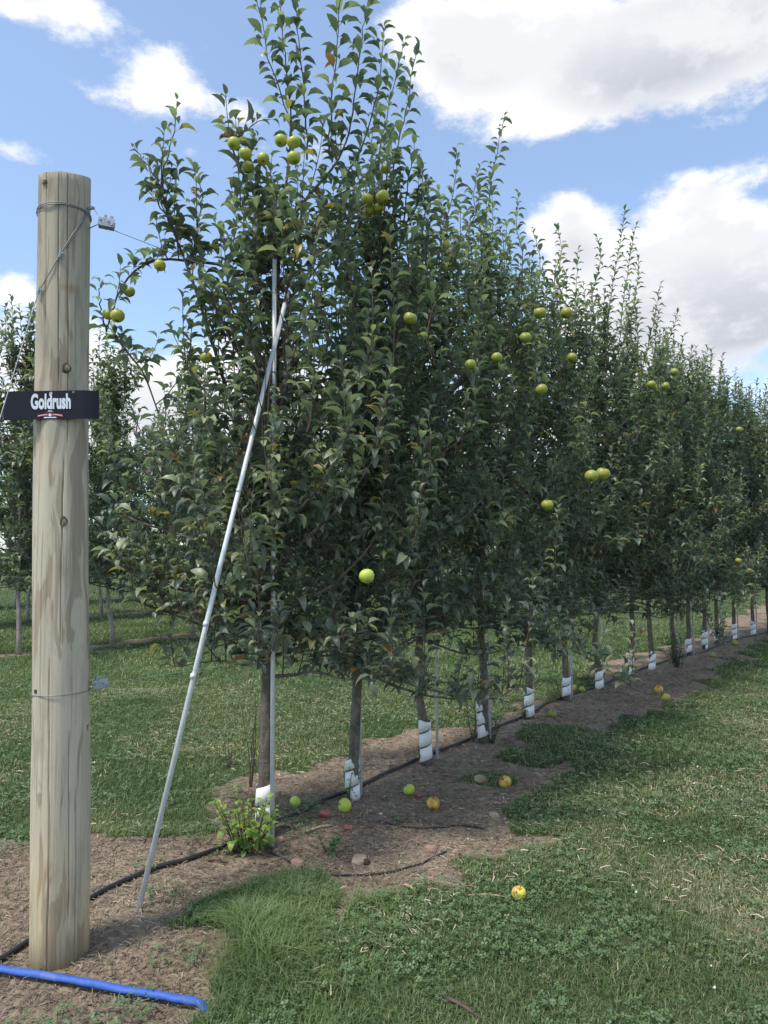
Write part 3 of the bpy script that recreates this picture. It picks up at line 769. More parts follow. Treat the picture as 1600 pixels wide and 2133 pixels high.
def add_tree(k):
    b = bases[k]; z0 = float(gh(*b)); rng = np.random.default_rng(500 + k)
    root = empty('apple_tree', (b[0], b[1], z0))
    near = k < 8
    if k == 0: t = make_tree(11, 3.5, .040, .80, 54, .80, dense=1.05, side=NV * .3, **TREE1)
    elif k == 1: t = make_tree(12, 3.8, .034, .84, 66, .72, dense=1.1, side=NV, **TREE2)
    else:
        sh = [loc(q, k, rng.uniform(-.1, .1)) for q in SKY.get(k, [])]
        t = make_tree(20 + k, HT[k] - .25, .033 if k != 3 else .036, (.80, .90, .78, .88, .84, .92, .80)[k - 2], 66, .84, shoots=sh, dense=1.1, side=NV, ntpl=5 if k < 6 else 2)
    tr, trr, LB, tw, lv = t
    lv = cull(lv, np.array(root.location), k < 3)
    m = MB(); m.tube(tr, trr, 9); m.build('trunk', M['bark'], root, True)
    if k < 6:
        for pp, rr in LB:
            m = MB(); m.tube(pp, rr, 6); m.build('branch', M['bark'] if rr[0] > .009 else M['twig'], root, True)
        lv = leaf_parts(lv, root, rng)
    else:
        m = MB()
        for pp, rr in LB: m.tube(pp, rr, 5, False)
        tag(m.build('branches', M['twig'], root, True), kind='stuff')
    tag(tw.build('twigs', M['twig'], root), kind='stuff')
    tag(link('crown', leaves_mesh('crown', lv, M['leaf'], LEAFV if k < 6 else LEAFLO), root), kind='stuff')
    return root
roots = []
for k in range(9):
    roots.append(add_tree(k))
# the rest of the row: four grown models, shared meshes
def lib_tree(seed, H, rad, nl, lo, bark_m, size=.095, dense=.9, br=.032, gap=.03, c0=.95):
    rng = np.random.default_rng(seed)
    sh = []
    for q in range(6):
        a = rng.uniform(0, 6.28); r0 = rng.uniform(0, .18); z0 = H * rng.uniform(.62, .78)
        p0 = np.array([math.cos(a) * r0, math.sin(a) * r0, z0]); tip = p0 + np.array([rng.normal(0, .12), rng.normal(0, .12), (H - z0) * rng.uniform(.75, 1.0)])
        sh.append([p0, (p0 + tip) / 2 + rng.normal(0, .03, 3), tip])
    tr, trr, LB, tw, lv = make_tree(seed, H - .3, br, rad, nl, c0, shoots=sh, dense=dense, size=size, ntpl=2 if lo else 5, gap=gap)
    m = MB(); m.tube(tr, trr, 7)
    m2 = MB()
    for pp, rr in LB: m2.tube(pp, rr, 4, False)
    m2.add(tw.v, tw.f)
    return m.mesh('trunk', bark_m, True), m2.mesh('branches', M['twig']), leaves_mesh('crown', lv, M['leaf'], LEAFLO if lo else LEAFV)
def place_lib(lib, loc_, rz, sc):
    root = empty('apple_tree', loc_); root.rotation_euler = (0, 0, rz); root.scale = (1, 1, sc)
    link('trunk', lib[0], root); tag(link('branches', lib[1], root), kind='stuff'); tag(link('crown', lib[2], root), kind='stuff')
    return root
LIB1 = [lib_tree(70 + i, 4.6, .88, 60, True, M['bark'], .12, 1.1, c0=.82) for i in range(3)]
rr_ = random.Random(4)
for k in range(9, len(bases)):
    b = bases[k]
    roots.append(place_lib(LIB1[k % 3], (b[0], b[1], float(gh(*b))), rr_.uniform(0, 6.28), rr_.uniform(.97, 1.05)))
EXTRA = {0: 'with bare upright shoots above the picture and a pole leaning against it', 1: 'standing right behind the tree with the leaning pole'}
for k, o in enumerate(roots):
    tag(o, 'leafy apple tree, %s from the wooden post in the near row%s' % (ORD[k], (', ' + EXTRA[k]) if k == 0 else ''), 'tree', 'apple trees of the near row')
    if k == 0: o['label'] = 'first and nearest apple tree in the near row, with a steel pole leaning into it'

# ------------------------------------------------------------------ rows behind
LIB2 = [lib_tree(90 + i, 5.1, 1.25, 50, True, M['bark_lit'], .165, .80, .036, .036, .85) for i in range(4)]
GROUPS = ['apple trees of the second row', 'apple trees of the third row', 'apple trees of the fourth row', 'apple trees of the fifth row']
WORDS = ['second', 'third', 'fourth', 'fifth']
first2 = on_ground(45, 1365)[:2] @ DV
for ri, c in enumerate(ROWS[1:]):
    step = 1.58 if ri == 0 else 1.65
    t0 = first2 - 1.58 if ri == 0 else -2 + ri * .6
    for q in range(70):
        t = t0 + q * step + rr_.uniform(-.08, .08)
        p = NV * (c + rr_.uniform(-.06, .06)) + DV * t
        px, py, dep = project(np.array([p[0], p[1], 1.0]))
        if p[1] < 3 or px < -160 or px > 1690 or dep > 60: continue
        o = place_lib(LIB2[rr_.randrange(4)], (p[0], p[1], float(gh(*p))), rr_.uniform(0, 6.28), rr_.uniform(.92, 1.12))
        lab = 'apple tree standing in the %s row, far behind the nearest row' % WORDS[ri]
        if ri == 0 and px < 70: lab = 'pale trunked apple tree standing just left of the wooden post in the second row'
        elif ri == 0 and 70 <= px < 190: lab = 'apple tree of the second row hidden behind the wooden post'
        elif ri == 0 and px < 290: lab = 'pale trunked apple tree just right of the wooden post in the second row'
        tag(o, lab, 'tree', GROUPS[ri])

# ------------------------------------------------------------------ stakes, guards
def stake(a, b, r, label, group='galvanised stakes beside the trunks', name='tree_stake'):
    root = empty(name, a)
    d = np.array(b) - np.array(a)
    m = MB(); m.tube([(0, 0, -.06), d * .5, d], r, 12); pipe_ = m.build('pipe', M['galv'], root, True)
    e = unit(d)
    m = MB(); m.tube([d - e * .002, d + e * .004], r * 1.08, 12); m.build('end_cap', M['zinc'], pipe_, True)
    if name == 'leaning_pole':
        for f in (.32, .40, .62):
            m = MB(); m.tube([d * f, d * f + e * .022], r * 1.07, 12); m.build('joint_band', M['galv'], pipe_, True)
    tag(root, label, 'pole' if name == 'leaning_pole' else 'stake', group)
    return root
stake(PIPE_A, PIPE_B, .0118, 'long shiny steel pole leaning into the first tree', None, 'leaning_pole')
stake(STAKE1_A, STAKE1_B, .0115, 'upright steel stake at the trunk of the first tree')
STK = {1: (752, 1610), 2: (911, 1598), 3: (1021, 1500), 4: (1108, 1440), 5: (1192, 1455), 6: (1257, 1420), 7: (1318, 1400)}
for k in range(1, len(bases)):
    b = bases[k]
    if k in STK:
        lx = STK[k][0]; d = ray(lx, TREE_PX[k][1]); p = bases[k] + DV * .02
        tt = (b @ NV - .005) / (d[0] * NV[0] + d[1] * NV[1]); p = (d * tt)[:2]
        if np.linalg.norm(p - b) > .35: p = b + DV * .10
    else:
        if k in (8, 15, 19): continue
        p = b + DV * .06 + NV * .05
    z = float(gh(*p)); lean = rr_.uniform(-.02, .02)
    stake((p[0], p[1], z), (p[0] - .02 + lean, p[1] + lean, z + rr_.uniform(2.7, 3.0)), .0095 if k < 4 else .0105, 'upright steel stake at the trunk of the %s tree' % ORD[k])

def guard(k):
    b = bases[k]; z0 = float(gh(*b)); rng = random.Random(k * 7 + 1)
    r = .0425 if k else .048; h = rng.uniform(.21, .31) if k else .27
    p = .098; w = .088; turns = h / p
    v = []; f = []; n = int(turns * 22)
    root = empty('trunk_guard', (b[0], b[1], z0)); root.rotation_euler = (rng.uniform(-.04, .04), rng.uniform(-.06, .02), rng.uniform(0, 6.28))
    for i in range(n + 1):
        th = 2 * PI * i / 22; zb = p * i / 22 - .02
        bul = .0012 * math.sin(i * .35 + k)
        for q, (dz, rr) in enumerate(((0, r + .004), (w * .5, r + .001), (w, r - .0015))):
            zz = min(max(zb + dz, -.01), h + .015 * math.sin(th))
            v.append(((rr + bul) * math.cos(th), (rr + bul) * math.sin(th), zz))
    for i in range(n):
        for q in (0, 1): f.append((i * 3 + q, (i + 1) * 3 + q, (i + 1) * 3 + q + 1, i * 3 + q + 1))
    m = MB(); m.add(v, f); o = m.build('spiral_sheet', M['guard'], root, True)
    sd = o.modifiers.new('thickness', 'SOLIDIFY'); sd.thickness = .0018
    m = MB()
    for q in range(3):
        zz = h * (.2 + .3 * q); a = rng.uniform(0, 6.28)
        m.box(((r + .004) * math.cos(a), (r + .004) * math.sin(a), zz), (.006, .006, .005))
    m.build('vent_hole', M['hose'], o)
    tag(root, 'white spiral guard round the foot of the %s tree' % ORD[k], 'guard', 'white spiral trunk guards')
for k in list(range(0, 9)) + [10, 11, 12, 13, 14, 16]:
    guard(k)

# ------------------------------------------------------------------ wooden post
pz = float(gh(*POST)); PC = np.array([POST[0], POST[1], pz])
PH = 2.88
post = empty('wooden_post', PC)
LEAN = np.array([-.045, .0])
NS, NR = 224, 60
rngp = np.random.default_rng(3)
cracks = [(-1.55, .0, 1.05, .012), (-1.0, 1.9, 2.9, .009), (-1.85, .85, 1.5, .008), (-.85, .2, .8, .011), (-1.35, 2.1, 2.9, .009), (-2.1, 1.1, 2.0, .008), (-.6, .0, .6, .012), (-1.15, 1.15, 1.75, .008), (-1.9, 2.3, 2.9, .007)]
def post_r(th, z):
    base = .0995 - .0085 * (z / PH)
    return base
v = []
zs = np.concatenate([np.linspace(-.15, PH - .003, NR), [PH]])
for i, z in enumerate(zs):
    for j in range(NS):
        th = -PI + 2 * PI * j / NS
        r = post_r(th, z) + .0022 * math.sin(3 * th + z * 1.7) + .0015 * math.sin(7 * th - z * 2.9) + .0018 * math.sin(2.2 * z + th)
        r += .004 * math.exp(-((z - .55) / .3) ** 2) * math.sin(2 * th)
        for (a, z0_, z1_, dp) in cracks:
            if z0_ < z < z1_ and abs(th - a - .03 * math.sin(z * 4)) < PI / NS * 1.02: r -= dp * .8
        if i == NR: r -= .0025
        v.append((r * math.cos(th) + LEAN[0] * z / PH, r * math.sin(th) + LEAN[1] * z / PH, z + (.0015 * math.sin(3 * th) + .026 * math.sin(th) if i >= NR - 1 else 0)))
f = [(i * NS + j, i * NS + (j + 1) % NS, (i + 1) * NS + (j + 1) % NS, (i + 1) * NS + j) for i in range(NR) for j in range(NS)]
f.append(tuple(NR * NS + j for j in range(NS)))
m = MB(); m.add(v, f); o = m.build('post_body', M['post'], post, True); o.data.polygons[len(o.data.polygons) - 1].use_smooth = False
for q in range(NS * (NR - 1), NS * NR): o.data.polygons[q].use_smooth = False
def on_post(px, py, out=0.0):
    """point on the post surface seen at this photo place, in post coordinates"""
    d = ray(px, py); o = np.array([0, 0, EYE]) - PC
    z = EYE - pz
    for _ in range(4):
        cx = LEAN[0] * z / PH; r = post_r(0, z) + out
        a = d[0] ** 2 + d[1] ** 2; bq = 2 * ((o[0] - cx) * d[0] + o[1] * d[1]); c = (o[0] - cx) ** 2 + o[1] ** 2 - r * r
        disc = bq * bq - 4 * a * c
        t = (-bq - math.sqrt(max(disc, 0))) / (2 * a); z = o[2] + d[2] * t
    return o + d * t
for (px, py, rx, rz, dark) in ((140, 767, .018, .022, 0), (134, 1086, .016, .024, 1), (181, 1515, .013, .018, 1), (92, 378, .012, .008, 1)):
    p = on_post(px, py); nrm_ = unit([p[0] - LEAN[0] * p[2] / PH, p[1], 0]); s_ = np.array([-nrm_[1], nrm_[0], 0])
    for nm, sc, mt, ou in (('knot_ring', 1.0, M['knot_dark'], .0012), ('knot', .74, M['knot'], .0030)):
        m = MB(); vv = [p + nrm_ * (ou + .003)]; n = 20
        for ring, (rr, oo) in enumerate(((.55, ou + .002), (1.0, ou - .004))):
            for j in range(n):
                th = 2 * PI * j / n; w = 1 + .09 * math.sin(3 * th + px)
                vv.append(p + s_ * rx * sc * rr * w * math.cos(th) + np.array([0, 0, rz * sc * rr * w * math.sin(th) - (.004 if sc < 1 and dark else 0)]) + nrm_ * oo)
        ff = [(0, 1 + j, 1 + (j + 1) % n) for j in range(n)] + [(1 + j, 1 + n + j, 1 + n + (j + 1) % n, 1 + (j + 1) % n) for j in range(n)]
        m.add(vv, ff); o = m.build(nm, mt, post if nm == 'knot_ring' else kr, True)
        if nm == 'knot_ring': kr = o
tag(post, 'tall round weathered wooden end post carrying the variety sign', 'post')

def ring(z, r, tilt, name, mat, parent, wr=.0018, lean=True, extra=0.0):
    th = np.linspace(0, 2 * PI, 49); cx = LEAN[0] * z / PH
    pts = np.stack([cx + r * np.cos(th), r * np.sin(th), z + tilt * np.cos(th + .6) + extra * np.sin(th)], 1)
    m = MB(); m.tube(pts, wr, 6, False); return m.build(name, mat, parent, True)
# ------------------------------------------------------------------ wires
ZT = on_post(125, 424)[2]
wire_dir = np.array([DV[0], DV[1], 0])
start = on_post(187, 433, .006)
ten_w = on_plane(222, 466, POST[1] - .02)                       # tensioner centre, world
top = empty('trellis_wire', PC + np.array([0, 0, ZT]))
o = ring(ZT, .0945, .004, 'post_loop', M['wire'], top); o.location = (0, 0, -ZT)
o = ring(ZT - .008, .0955, .007, 'post_loop', M['wire'], top); o.location = (0, 0, -ZT)
a = ten_w - (PC + np.array([0, 0, ZT]))
far = np.array([bases[19][0], bases[19][1], ten_w[2] - .05]) - (PC + np.array([0, 0, ZT]))
m = MB(); w0 = np.array([.024, .02, -.018]); pts = np.linspace(a + w0, far, 30); pts[:, 2] -= .05 * np.sin(np.linspace(0, PI, 30)); m.tube(pts, .0016, 5); m.build('line_wire', M['wire'], top, True)
s0 = start - np.array([0, 0, ZT])
m = MB(); m.tube(smooth_path([s0, s0 + np.array([.012, .0, .002]), a + np.array([-.018, -.010, .012])], 12), .0018, 6); m.build('hook_wire', M['wire'], top, True)
m = MB(); m.tube([s0 + np.array([-.012, .004, -.004]), s0 + np.array([.016, .004, .002])], .0055, 8); m.build('crimp_sleeve', M['zinc'], top, True)
m = MB(); m.tube([np.array([.045, .02, a[2]]), a + np.array([-.028, 0, 0])], .0018, 6); m.build('hook_wire', M['wire'], top, True)
tag(top, 'upper trellis wire looped round the top of the wooden post', 'wire')

def tensioner(c, label, yaw, pitch=-.15, s=1.0):
    root = empty('wire_tensioner', c); root.rotation_euler = (0, pitch, yaw); root.scale = (s, s, s)
    for y in (-.015, .015):
        m = MB(); m.box((0, y, 0), (.058, .0035, .034)); o = m.build('side_plate', M['zinc'], root)
        bv = o.modifiers.new('b', 'BEVEL'); bv.width = .004; bv.segments = 2
    m = MB(); n = 12; vv = []; 
    for y in (-.013, .013):
        for j in range(n * 2):
            th = PI * j / n; rr = .021 if (j // 2) % 2 == 0 else .0135
            vv.append((rr * math.cos(th) + .004, y, rr * math.sin(th) + .001))
    nn = n * 2
    m.add(vv, [tuple(range(nn)), tuple(range(2 * nn - 1, nn - 1, -1))] + [(j, nn + j, nn + (j + 1) % nn, (j + 1) % nn) for j in range(nn)])
    m.build('ratchet_spool', M['zinc'], root)
    m = MB(); m.box((0, 0, -.0155), (.052, .028, .003)); m.build('base_plate', M['zinc'], root)
    for x in (-.020, .008, .022):
        m = MB(); m.tube([(x, -.019, .004 if x < .02 else -.008), (x, .019, .004 if x < .02 else -.008)], .0035, 8); m.build('pin', M['wire'], root, True)
    for x in (-.006, .016):
        m = MB(); m.box((x, -.004, .0225), (.009, .014, .014)); m.build('tooth', M['zinc'], root)
    tag(root, label, 'tensioner', 'wire tensioners on the post'); return root
tensioner(ten_w, 'grey metal wire tensioner by the top of the wooden post', .25, .12)
ten_l = on_plane(209, 1424, POST[1] + .03)
tensioner(ten_l, 'grey metal wire tensioner low on the right side of the wooden post', .35, -.16, .95)
ZL = on_post(125, 1450)[2]
lowr = empty('trellis_wire', PC + np.array([0, 0, ZL]))
o = ring(ZL, .1012, .004, 'post_loop', M['wire'], lowr, .0016); o.location = (0, 0, -ZL)
al = ten_l - (PC + np.array([0, 0, ZL])); fl = np.array([bases[19][0], bases[19][1], ten_l[2]]) - (PC + np.array([0, 0, ZL]))
m = MB(); m.tube(np.linspace(al + np.array([.022, .01, 0]), fl, 20), .0010, 5); m.build('line_wire', M['wire_low'], lowr, True)
q = on_post(76, 1440, .002) - np.array([0, 0, ZL]); m = MB(); m.box(q, (.012, .01, .012)); m.build('staple', M['knot_dark'], lowr)
tag(lowr, 'lower trellis wire looped round the wooden post below the middle', 'wire')

# guy cable from the post head down to its ground anchor
ga = on_post(186, 434, .006); gb = on_post(81, 606, .007) ; 
A_w = PC + ga; B_w = PC + gb
d2 = ray(0, 872); t2 = 2.28 / d2[1]; C_w = np.array([0, 0, EYE]) + d2 * t2
dd = unit(C_w - B_w); G_w = B_w + dd * ((0.02 - B_w[2]) / dd[2])
guy = empty('guy_cable', A_w)
mid = PC + on_post(130, 522, .004)
pts = [np.zeros(3)] + [(PC + on_post(px, py, .0045)) - A_w for px, py in ((170, 462), (150, 490), (130, 522), (108, 560), (92, 588))] + [B_w - A_w] + [B_w + (G_w - B_w) * f_ - A_w for f_ in (.05, .2, .5, 1.0)]
m = MB(); m.tube(pts, .0019, 8); m.build('cable', M['wire'], guy, True)
pts2 = [np.array([0, .0, .004]) + (PC + on_post(px + 3, py + 4, .005)) - A_w for px, py in ((182, 438), (170, 462), (150, 490), (134, 516))]
m = MB(); m.tube(pts2, .0015, 6); m.build('cable_tail', M['wire'], guy, True)
for c0_ in ((PC + on_post(126, 530, .006)) - A_w, B_w - A_w):
    m = MB(); m.tube([c0_ + np.array([.004, -.002, .012]), c0_ - np.array([.004, .002, .012])], .0052, 8); m.box(c0_ + np.array([.006, -.002, .004]), (.012, .006, .006)); m.build('cable_clamp', M['zinc'], guy)
tag(guy, 'steel guy cable running diagonally across the post head down to the left', 'cable')

# ------------------------------------------------------------------ sign
def flat_mat(name, col, rough=.4):
    m, nt, b = new_mat(name); n = noise(nt, objco(nt), 14, 4, .6)
    L(nt, mixc(nt, maprange(nt, n, .3, .7, 0, 1), tuple(q * .85 for q in col), tuple(min(1, q * 1.12) for q in col)), b.inputs['Base Color']); b.inputs['Roughness'].default_value = rough; return m
M['sign'] = flat_mat('black_sign_face', (.011, .012, .020), .5)
M['sign'].node_tree.nodes['Principled BSDF'].inputs['Specular IOR Level'].default_value = .25
M['sign_white'] = flat_mat('white_print', (.74, .78, .84), .5)
M['sign_red'] = flat_mat('red_print', (.55, .075, .085), .5)
sc_ = PC + on_post(125, 845, .004)
sx = on_plane(107, 843.5, sc_[1] - .002)
sign = empty('name_sign', sx); sign.rotation_euler = (0, -R(1.4), R(2))
SW, SH = .327, .104
def bend(x): return .0 if x < .10 else (x - .10) ** 2 * 4.5
m = MB(); n = 24; v = []
for yy in (0, .003):
    for i in range(n + 1):
        x = -SW / 2 + SW * i / n
        for z in (-SH / 2, SH / 2): v.append((x - (.006 if i == 0 and z < 0 else 0), yy + bend(x), z))
q = (n + 1) * 2; f = []
for i in range(n):
    a = i * 2; f += [(a, a + 2, a + 3, a + 1), (q + a, q + a + 1, q + a + 3, q + a + 2), (a + 1, a + 3, q + a + 3, q + a + 1), (a, q + a, q + a + 2, a + 2)]
f += [(0, 1, q + 1, q), (n * 2, q + n * 2, q + n * 2 + 1, n * 2 + 1)]
m.add(v, f); m.build('panel', M['sign'], sign)
def text(body, size, sxx, loc_, mat, offset=0., name='lettering'):
    cu = bpy.data.curves.new(name, 'FONT'); cu.body = body; cu.size = size; cu.align_x = 'CENTER'; cu.align_y = 'CENTER'; cu.offset = offset; cu.extrude = .0004; cu.space_character = 1.02
    t = bpy.data.objects.new(name, cu); COL.objects.link(t)
    dg = bpy.context.evaluated_depsgraph_get(); dg.update()
    me = bpy.data.meshes.new_from_object(t.evaluated_get(dg)); bpy.data.objects.remove(t, do_unlink=True)
    me.materials.clear(); me.materials.append(mat)
    me.transform(Matrix.Translation(loc_) @ Matrix.Rotation(R(90), 4, 'X') @ Matrix.Diagonal((sxx, 1, 1, 1)))
    o = link(name, me, sign); return o
text('Goldrush', .074, .50, (-.001, -.0012, .010), M['sign_white'], .0030)
# small emblem: curved red ribbon with white pieces
def ribbon(x0, x1, zc, h, amp, mat, name, n=12, y=-.001):
    m = MB(); v = []
    for i in range(n + 1):
        x = x0 + (x1 - x0) * i / n; z = zc + amp * (1 - ((x - EX) / .045) ** 2)
        v += [(x, y, z - h / 2), (x, y, z + h / 2)]
    b = len(v); v += [(a_, y + .0006, c_) for a_, _, c_ in v]
    f = [(i * 2, i * 2 + 2, i * 2 + 3, i * 2 + 1) for i in range(n)] + [(b + i * 2, b + i * 2 + 1, b + i * 2 + 3, b + i * 2 + 2) for i in range(n)]
    m.add(v, f); return m.build(name, mat, sign)
EX = -.004
ribbon(EX - .045, EX - .006, -.040, .0075, .005, M['sign_red'], 'emblem_ribbon'); ribbon(EX + .006, EX + .045, -.040, .0075, .005, M['sign_red'], 'emblem_ribbon')
ribbon(EX - .042, EX - .010, -.040, .0018, .005, M['sign_white'], 'emblem_lettering', 12, -.0016); ribbon(EX + .010, EX + .042, -.040, .0018, .005, M['sign_white'], 'emblem_lettering', 12, -.0016)
ribbon(EX - .022, EX + .022, -.0475, .0042, .002, M['sign_white'], 'emblem_lettering'); ribbon(EX - .014, EX + .014, -.0275, .0022, .002, M['sign_red'], 'emblem_lettering')
ribbon(EX - .007, EX + .007, -.0222, .0030, .0, M['sign_white'], 'emblem_lettering')
def disc(x, z, r, mat, name, y=-.0018, n=14, inner=0):
    m = MB(); v = [(x + r * math.cos(2 * PI * j / n), y, z + r * math.sin(2 * PI * j / n)) for j in range(n)]
    v += [(a_, y + .0012, c_) for a_, _, c_ in v]
    m.add(v, [tuple(range(n - 1, -1, -1)) if 0 else tuple(range(n))] + [(j, n + j, n + (j + 1) % n, (j + 1) % n) for j in range(n)]); return m.build(name, mat, sign)
disc(EX, -.0365, .0055, M['sign_white'], 'emblem_centre')
disc(-.001, .0425, .0050, M['sign_white'], 'leaf_mark'); disc(-.001, .0432, .0020, M['sign'], 'leaf_mark', -.0026); ribbon_ = MB(); ribbon_.box((-.0055, -.001, .038), (.0022, .0012, .008)); ribbon_.build('leaf_mark', M['sign_white'], sign)
m = MB(); m.tube([(.08, -.003, .045), (.08, .002, .045)], .003, 10); m.build('nail_head', M['zinc'], sign)
tag(sign, 'black rectangular sign reading Goldrush fixed across the wooden post', 'sign')

# ------------------------------------------------------------------ hoses on the ground
def ground_path(pp, dz, n=90):
    p = smooth_path([put(x, y) for x, y in pp], n); p[:, 2] = gh(p[:, 0], p[:, 1]) + dz; return p
def hose(pp, r, mat, name, label, cat, dz, flat_=1.0, extra=None, n=90):
    p = ground_path(pp, dz, n)
    if extra is not None:
        e = np.array(extra); e3 = np.stack([e[:, 0], e[:, 1], gh(e[:, 0], e[:, 1]) + dz], 1); p = np.vstack([p, e3])
    # let it bridge the small hollows
    z = p[:, 2].copy()
    for _ in range(6): z[1:-1] = np.maximum(z[1:-1], .5 * (z[:-2] + z[2:]) - .001)
    p[:, 2] = z
    root = p[0].copy(); m = MB(); m.tube(p - root, r, 10)
    o = m.build(name, mat, None, True); o.location = root
    if flat_ != 1: o.scale = (1, 1, 1)
    return tag(o, label, cat)
ext = [(bases[k] + DV * .3 + NV * .08).tolist() for k in range(10, 20)]
hose([(-160, 2120), (-40, 2030), (45, 1976), (125, 1925), (195, 1872), (300, 1822), (390, 1795), (470, 1765), (560, 1722), (640, 1690), (700, 1660), (790, 1620), (870, 1583), (980, 1541), (1080, 1500), (1140, 1466), (1200, 1445), (1260, 1428), (1330, 1398), (1400, 1375)],
     .0105, M['hose'], 'drip_hose', 'long black drip hose lying along the tree row', 'hose', .012, extra=ext, n=160)
hose([(560, 1778), (610, 1800), (660, 1822), (740, 1826), (830, 1815), (900, 1790), (930, 1775)], .0042, M['hose'], 'thin_tube', 'thin dark tube curving over the soil before the first tree', 'tube', .006)
hose([(790, 1712), (840, 1724), (900, 1728), (960, 1722), (1010, 1728)], .0045, M['hose'], 'thin_tube', 'thin dark tube on the soil below the eaten apple', 'tube', .006)
# blue lay-flat hose: oval section
bp = ground_path([(-220, 2004), (-60, 2022), (40, 2038), (150, 2056), (260, 2076), (350, 2092), (400, 2101), (446, 2109)], .014, 80)
for _ in range(60): bp[1:-1, 2] = .5 * bp[1:-1, 2] + .25 * (bp[:-2, 2] + bp[2:, 2])
bp[:, 2] += .006 - .05 * np.clip((np.arange(len(bp)) - len(bp) + 8) / 8, 0, 1)
t_ = np.gradient(bp, axis=0); t_ = nrm(t_); sd_ = nrm(np.cross(t_, np.array([0, 0, 1.0]))); up_ = np.cross(sd_, t_)
vv = []; n = 14
for i in range(len(bp)):
    ww = .0155 + .0012 * math.sin(i * .9) - (.003 if i in (37, 38) else 0); hh = .0105 + .001 * math.sin(i * .5 + 1)
    for j in range(n):
        th = 2 * PI * j / n; vv.append(bp[i] + sd_[i] * ww * math.cos(th) + up_[i] * (hh * math.sin(th) * (1 + .2 * math.sin(th)) + .002))
m = MB(); m.add(np.array(vv) - bp[0], [(i * n + j, i * n + (j + 1) % n, (i + 1) * n + (j + 1) % n, (i + 1) * n + j) for i in range(len(bp) - 1) for j in range(n)])
o = m.build('blue_hose', M['blue'], None, True); o.location = bp[0]
tag(o, 'bright blue hose lying on the bare soil in front of the wooden post', 'hose')

# ------------------------------------------------------------------ apples
def apple_mesh(mat, seed=0, rot=False, bite=False):
    rng = np.random.default_rng(seed); nu, nv = 22, 14; v = []
    for i in range(nv + 1):
        ph = PI * i / nv
        for j in range(nu):
            th = 2 * PI * j / nu
            r = .5 * (math.sin(ph) ** .92) * (1 + .035 * math.cos(5 * th) * (i / nv) ** 2 + .02 * math.sin(2 * th + seed))
            z = .46 * math.cos(ph) * (1 - .42 * math.exp(-(r / .17) ** 2) if ph < PI / 2 else 1 - .30 * math.exp(-(r / .13) ** 2))
            if ph > PI / 2: r *= 1 - .12 * ((ph - PI / 2) / (PI / 2))
            x, y = r * math.cos(th), r * math.sin(th)
            if rot: z *= .72; k_ = 1 + .12 * math.sin(3 * th + 2 * ph); x *= k_; y *= k_
            if bite:
                for c_, rr in (((.42, -.30, .18), .34), ((-.2, -.45, .25), .26), ((.1, -.1, .52), .22)):
                    dq = np.array([x, y, z]) - np.array(c_); l_ = np.linalg.norm(dq)
                    if l_ < rr: x, y, z = np.array([x, y, z]) * (.62 + .38 * l_ / rr)
            v.append((x, y, z))
    f = [(i * nu + j, (i + 1) * nu + j, (i + 1) * nu + (j + 1) % nu, i * nu + (j + 1) % nu) for i in range(nv) for j in range(nu)]
    m = MB(); m.add(v, f); return m.mesh('flesh', mat, True)
AM = {k: apple_mesh(M[mt], i, k in ('rot',), k == 'bite') for i, (k, mt) in enumerate((('y', 'apple'), ('g', 'apple_green'), ('r', 'apple_red'), ('rot', 'apple_rot'), ('bite', 'apple_bite'), ('t', 'apple_lit')))}
mm = MB(); mm.tube([(0, 0, .24), (.02, .01, .38), (.06, .02, .56)], [.035, .028, .04], 6); STEM = mm.mesh('stem', M['twig'], True)
mm = MB()
for j in range(5):
    th = 2 * PI * j / 5; c_, s__ = math.cos(th), math.sin(th)
    mm.add([(.035 * c_ - .03 * s__, .035 * s__ + .03 * c_, -.365), (.035 * c_ + .03 * s__, .035 * s__ - .03 * c_, -.365), (.10 * c_, .10 * s__, -.43)], [(0, 1, 2)])
CALYX = mm.mesh('calyx', M['twig'])
def apple(loc_, size, kind, rot, label, group):
    o = empty('apple', loc_); o.scale = (size,) * 3; o.rotation_euler = rot
    link('flesh', AM[kind], o)
    if kind != 'rot': link('stem', STEM, o); link('calyx', CALYX, o)
    return tag(o, label, 'apple', group)
ra = random.Random(8)
for p, h in zip(HP, HANG):
    apple(p, h[4], 'g' if 'bright green' in h[5] else ('t' if h[2] < 2 and 'dark' not in h[5] and 'shaded' not in h[5] else 'y'), (ra.uniform(-.5, .5), ra.uniform(-.5, .5), ra.uniform(0, 6)), h[5], 'apples hanging in the trees')  # shaded fruit gets the duller skin, open high fruit the painted-lit one
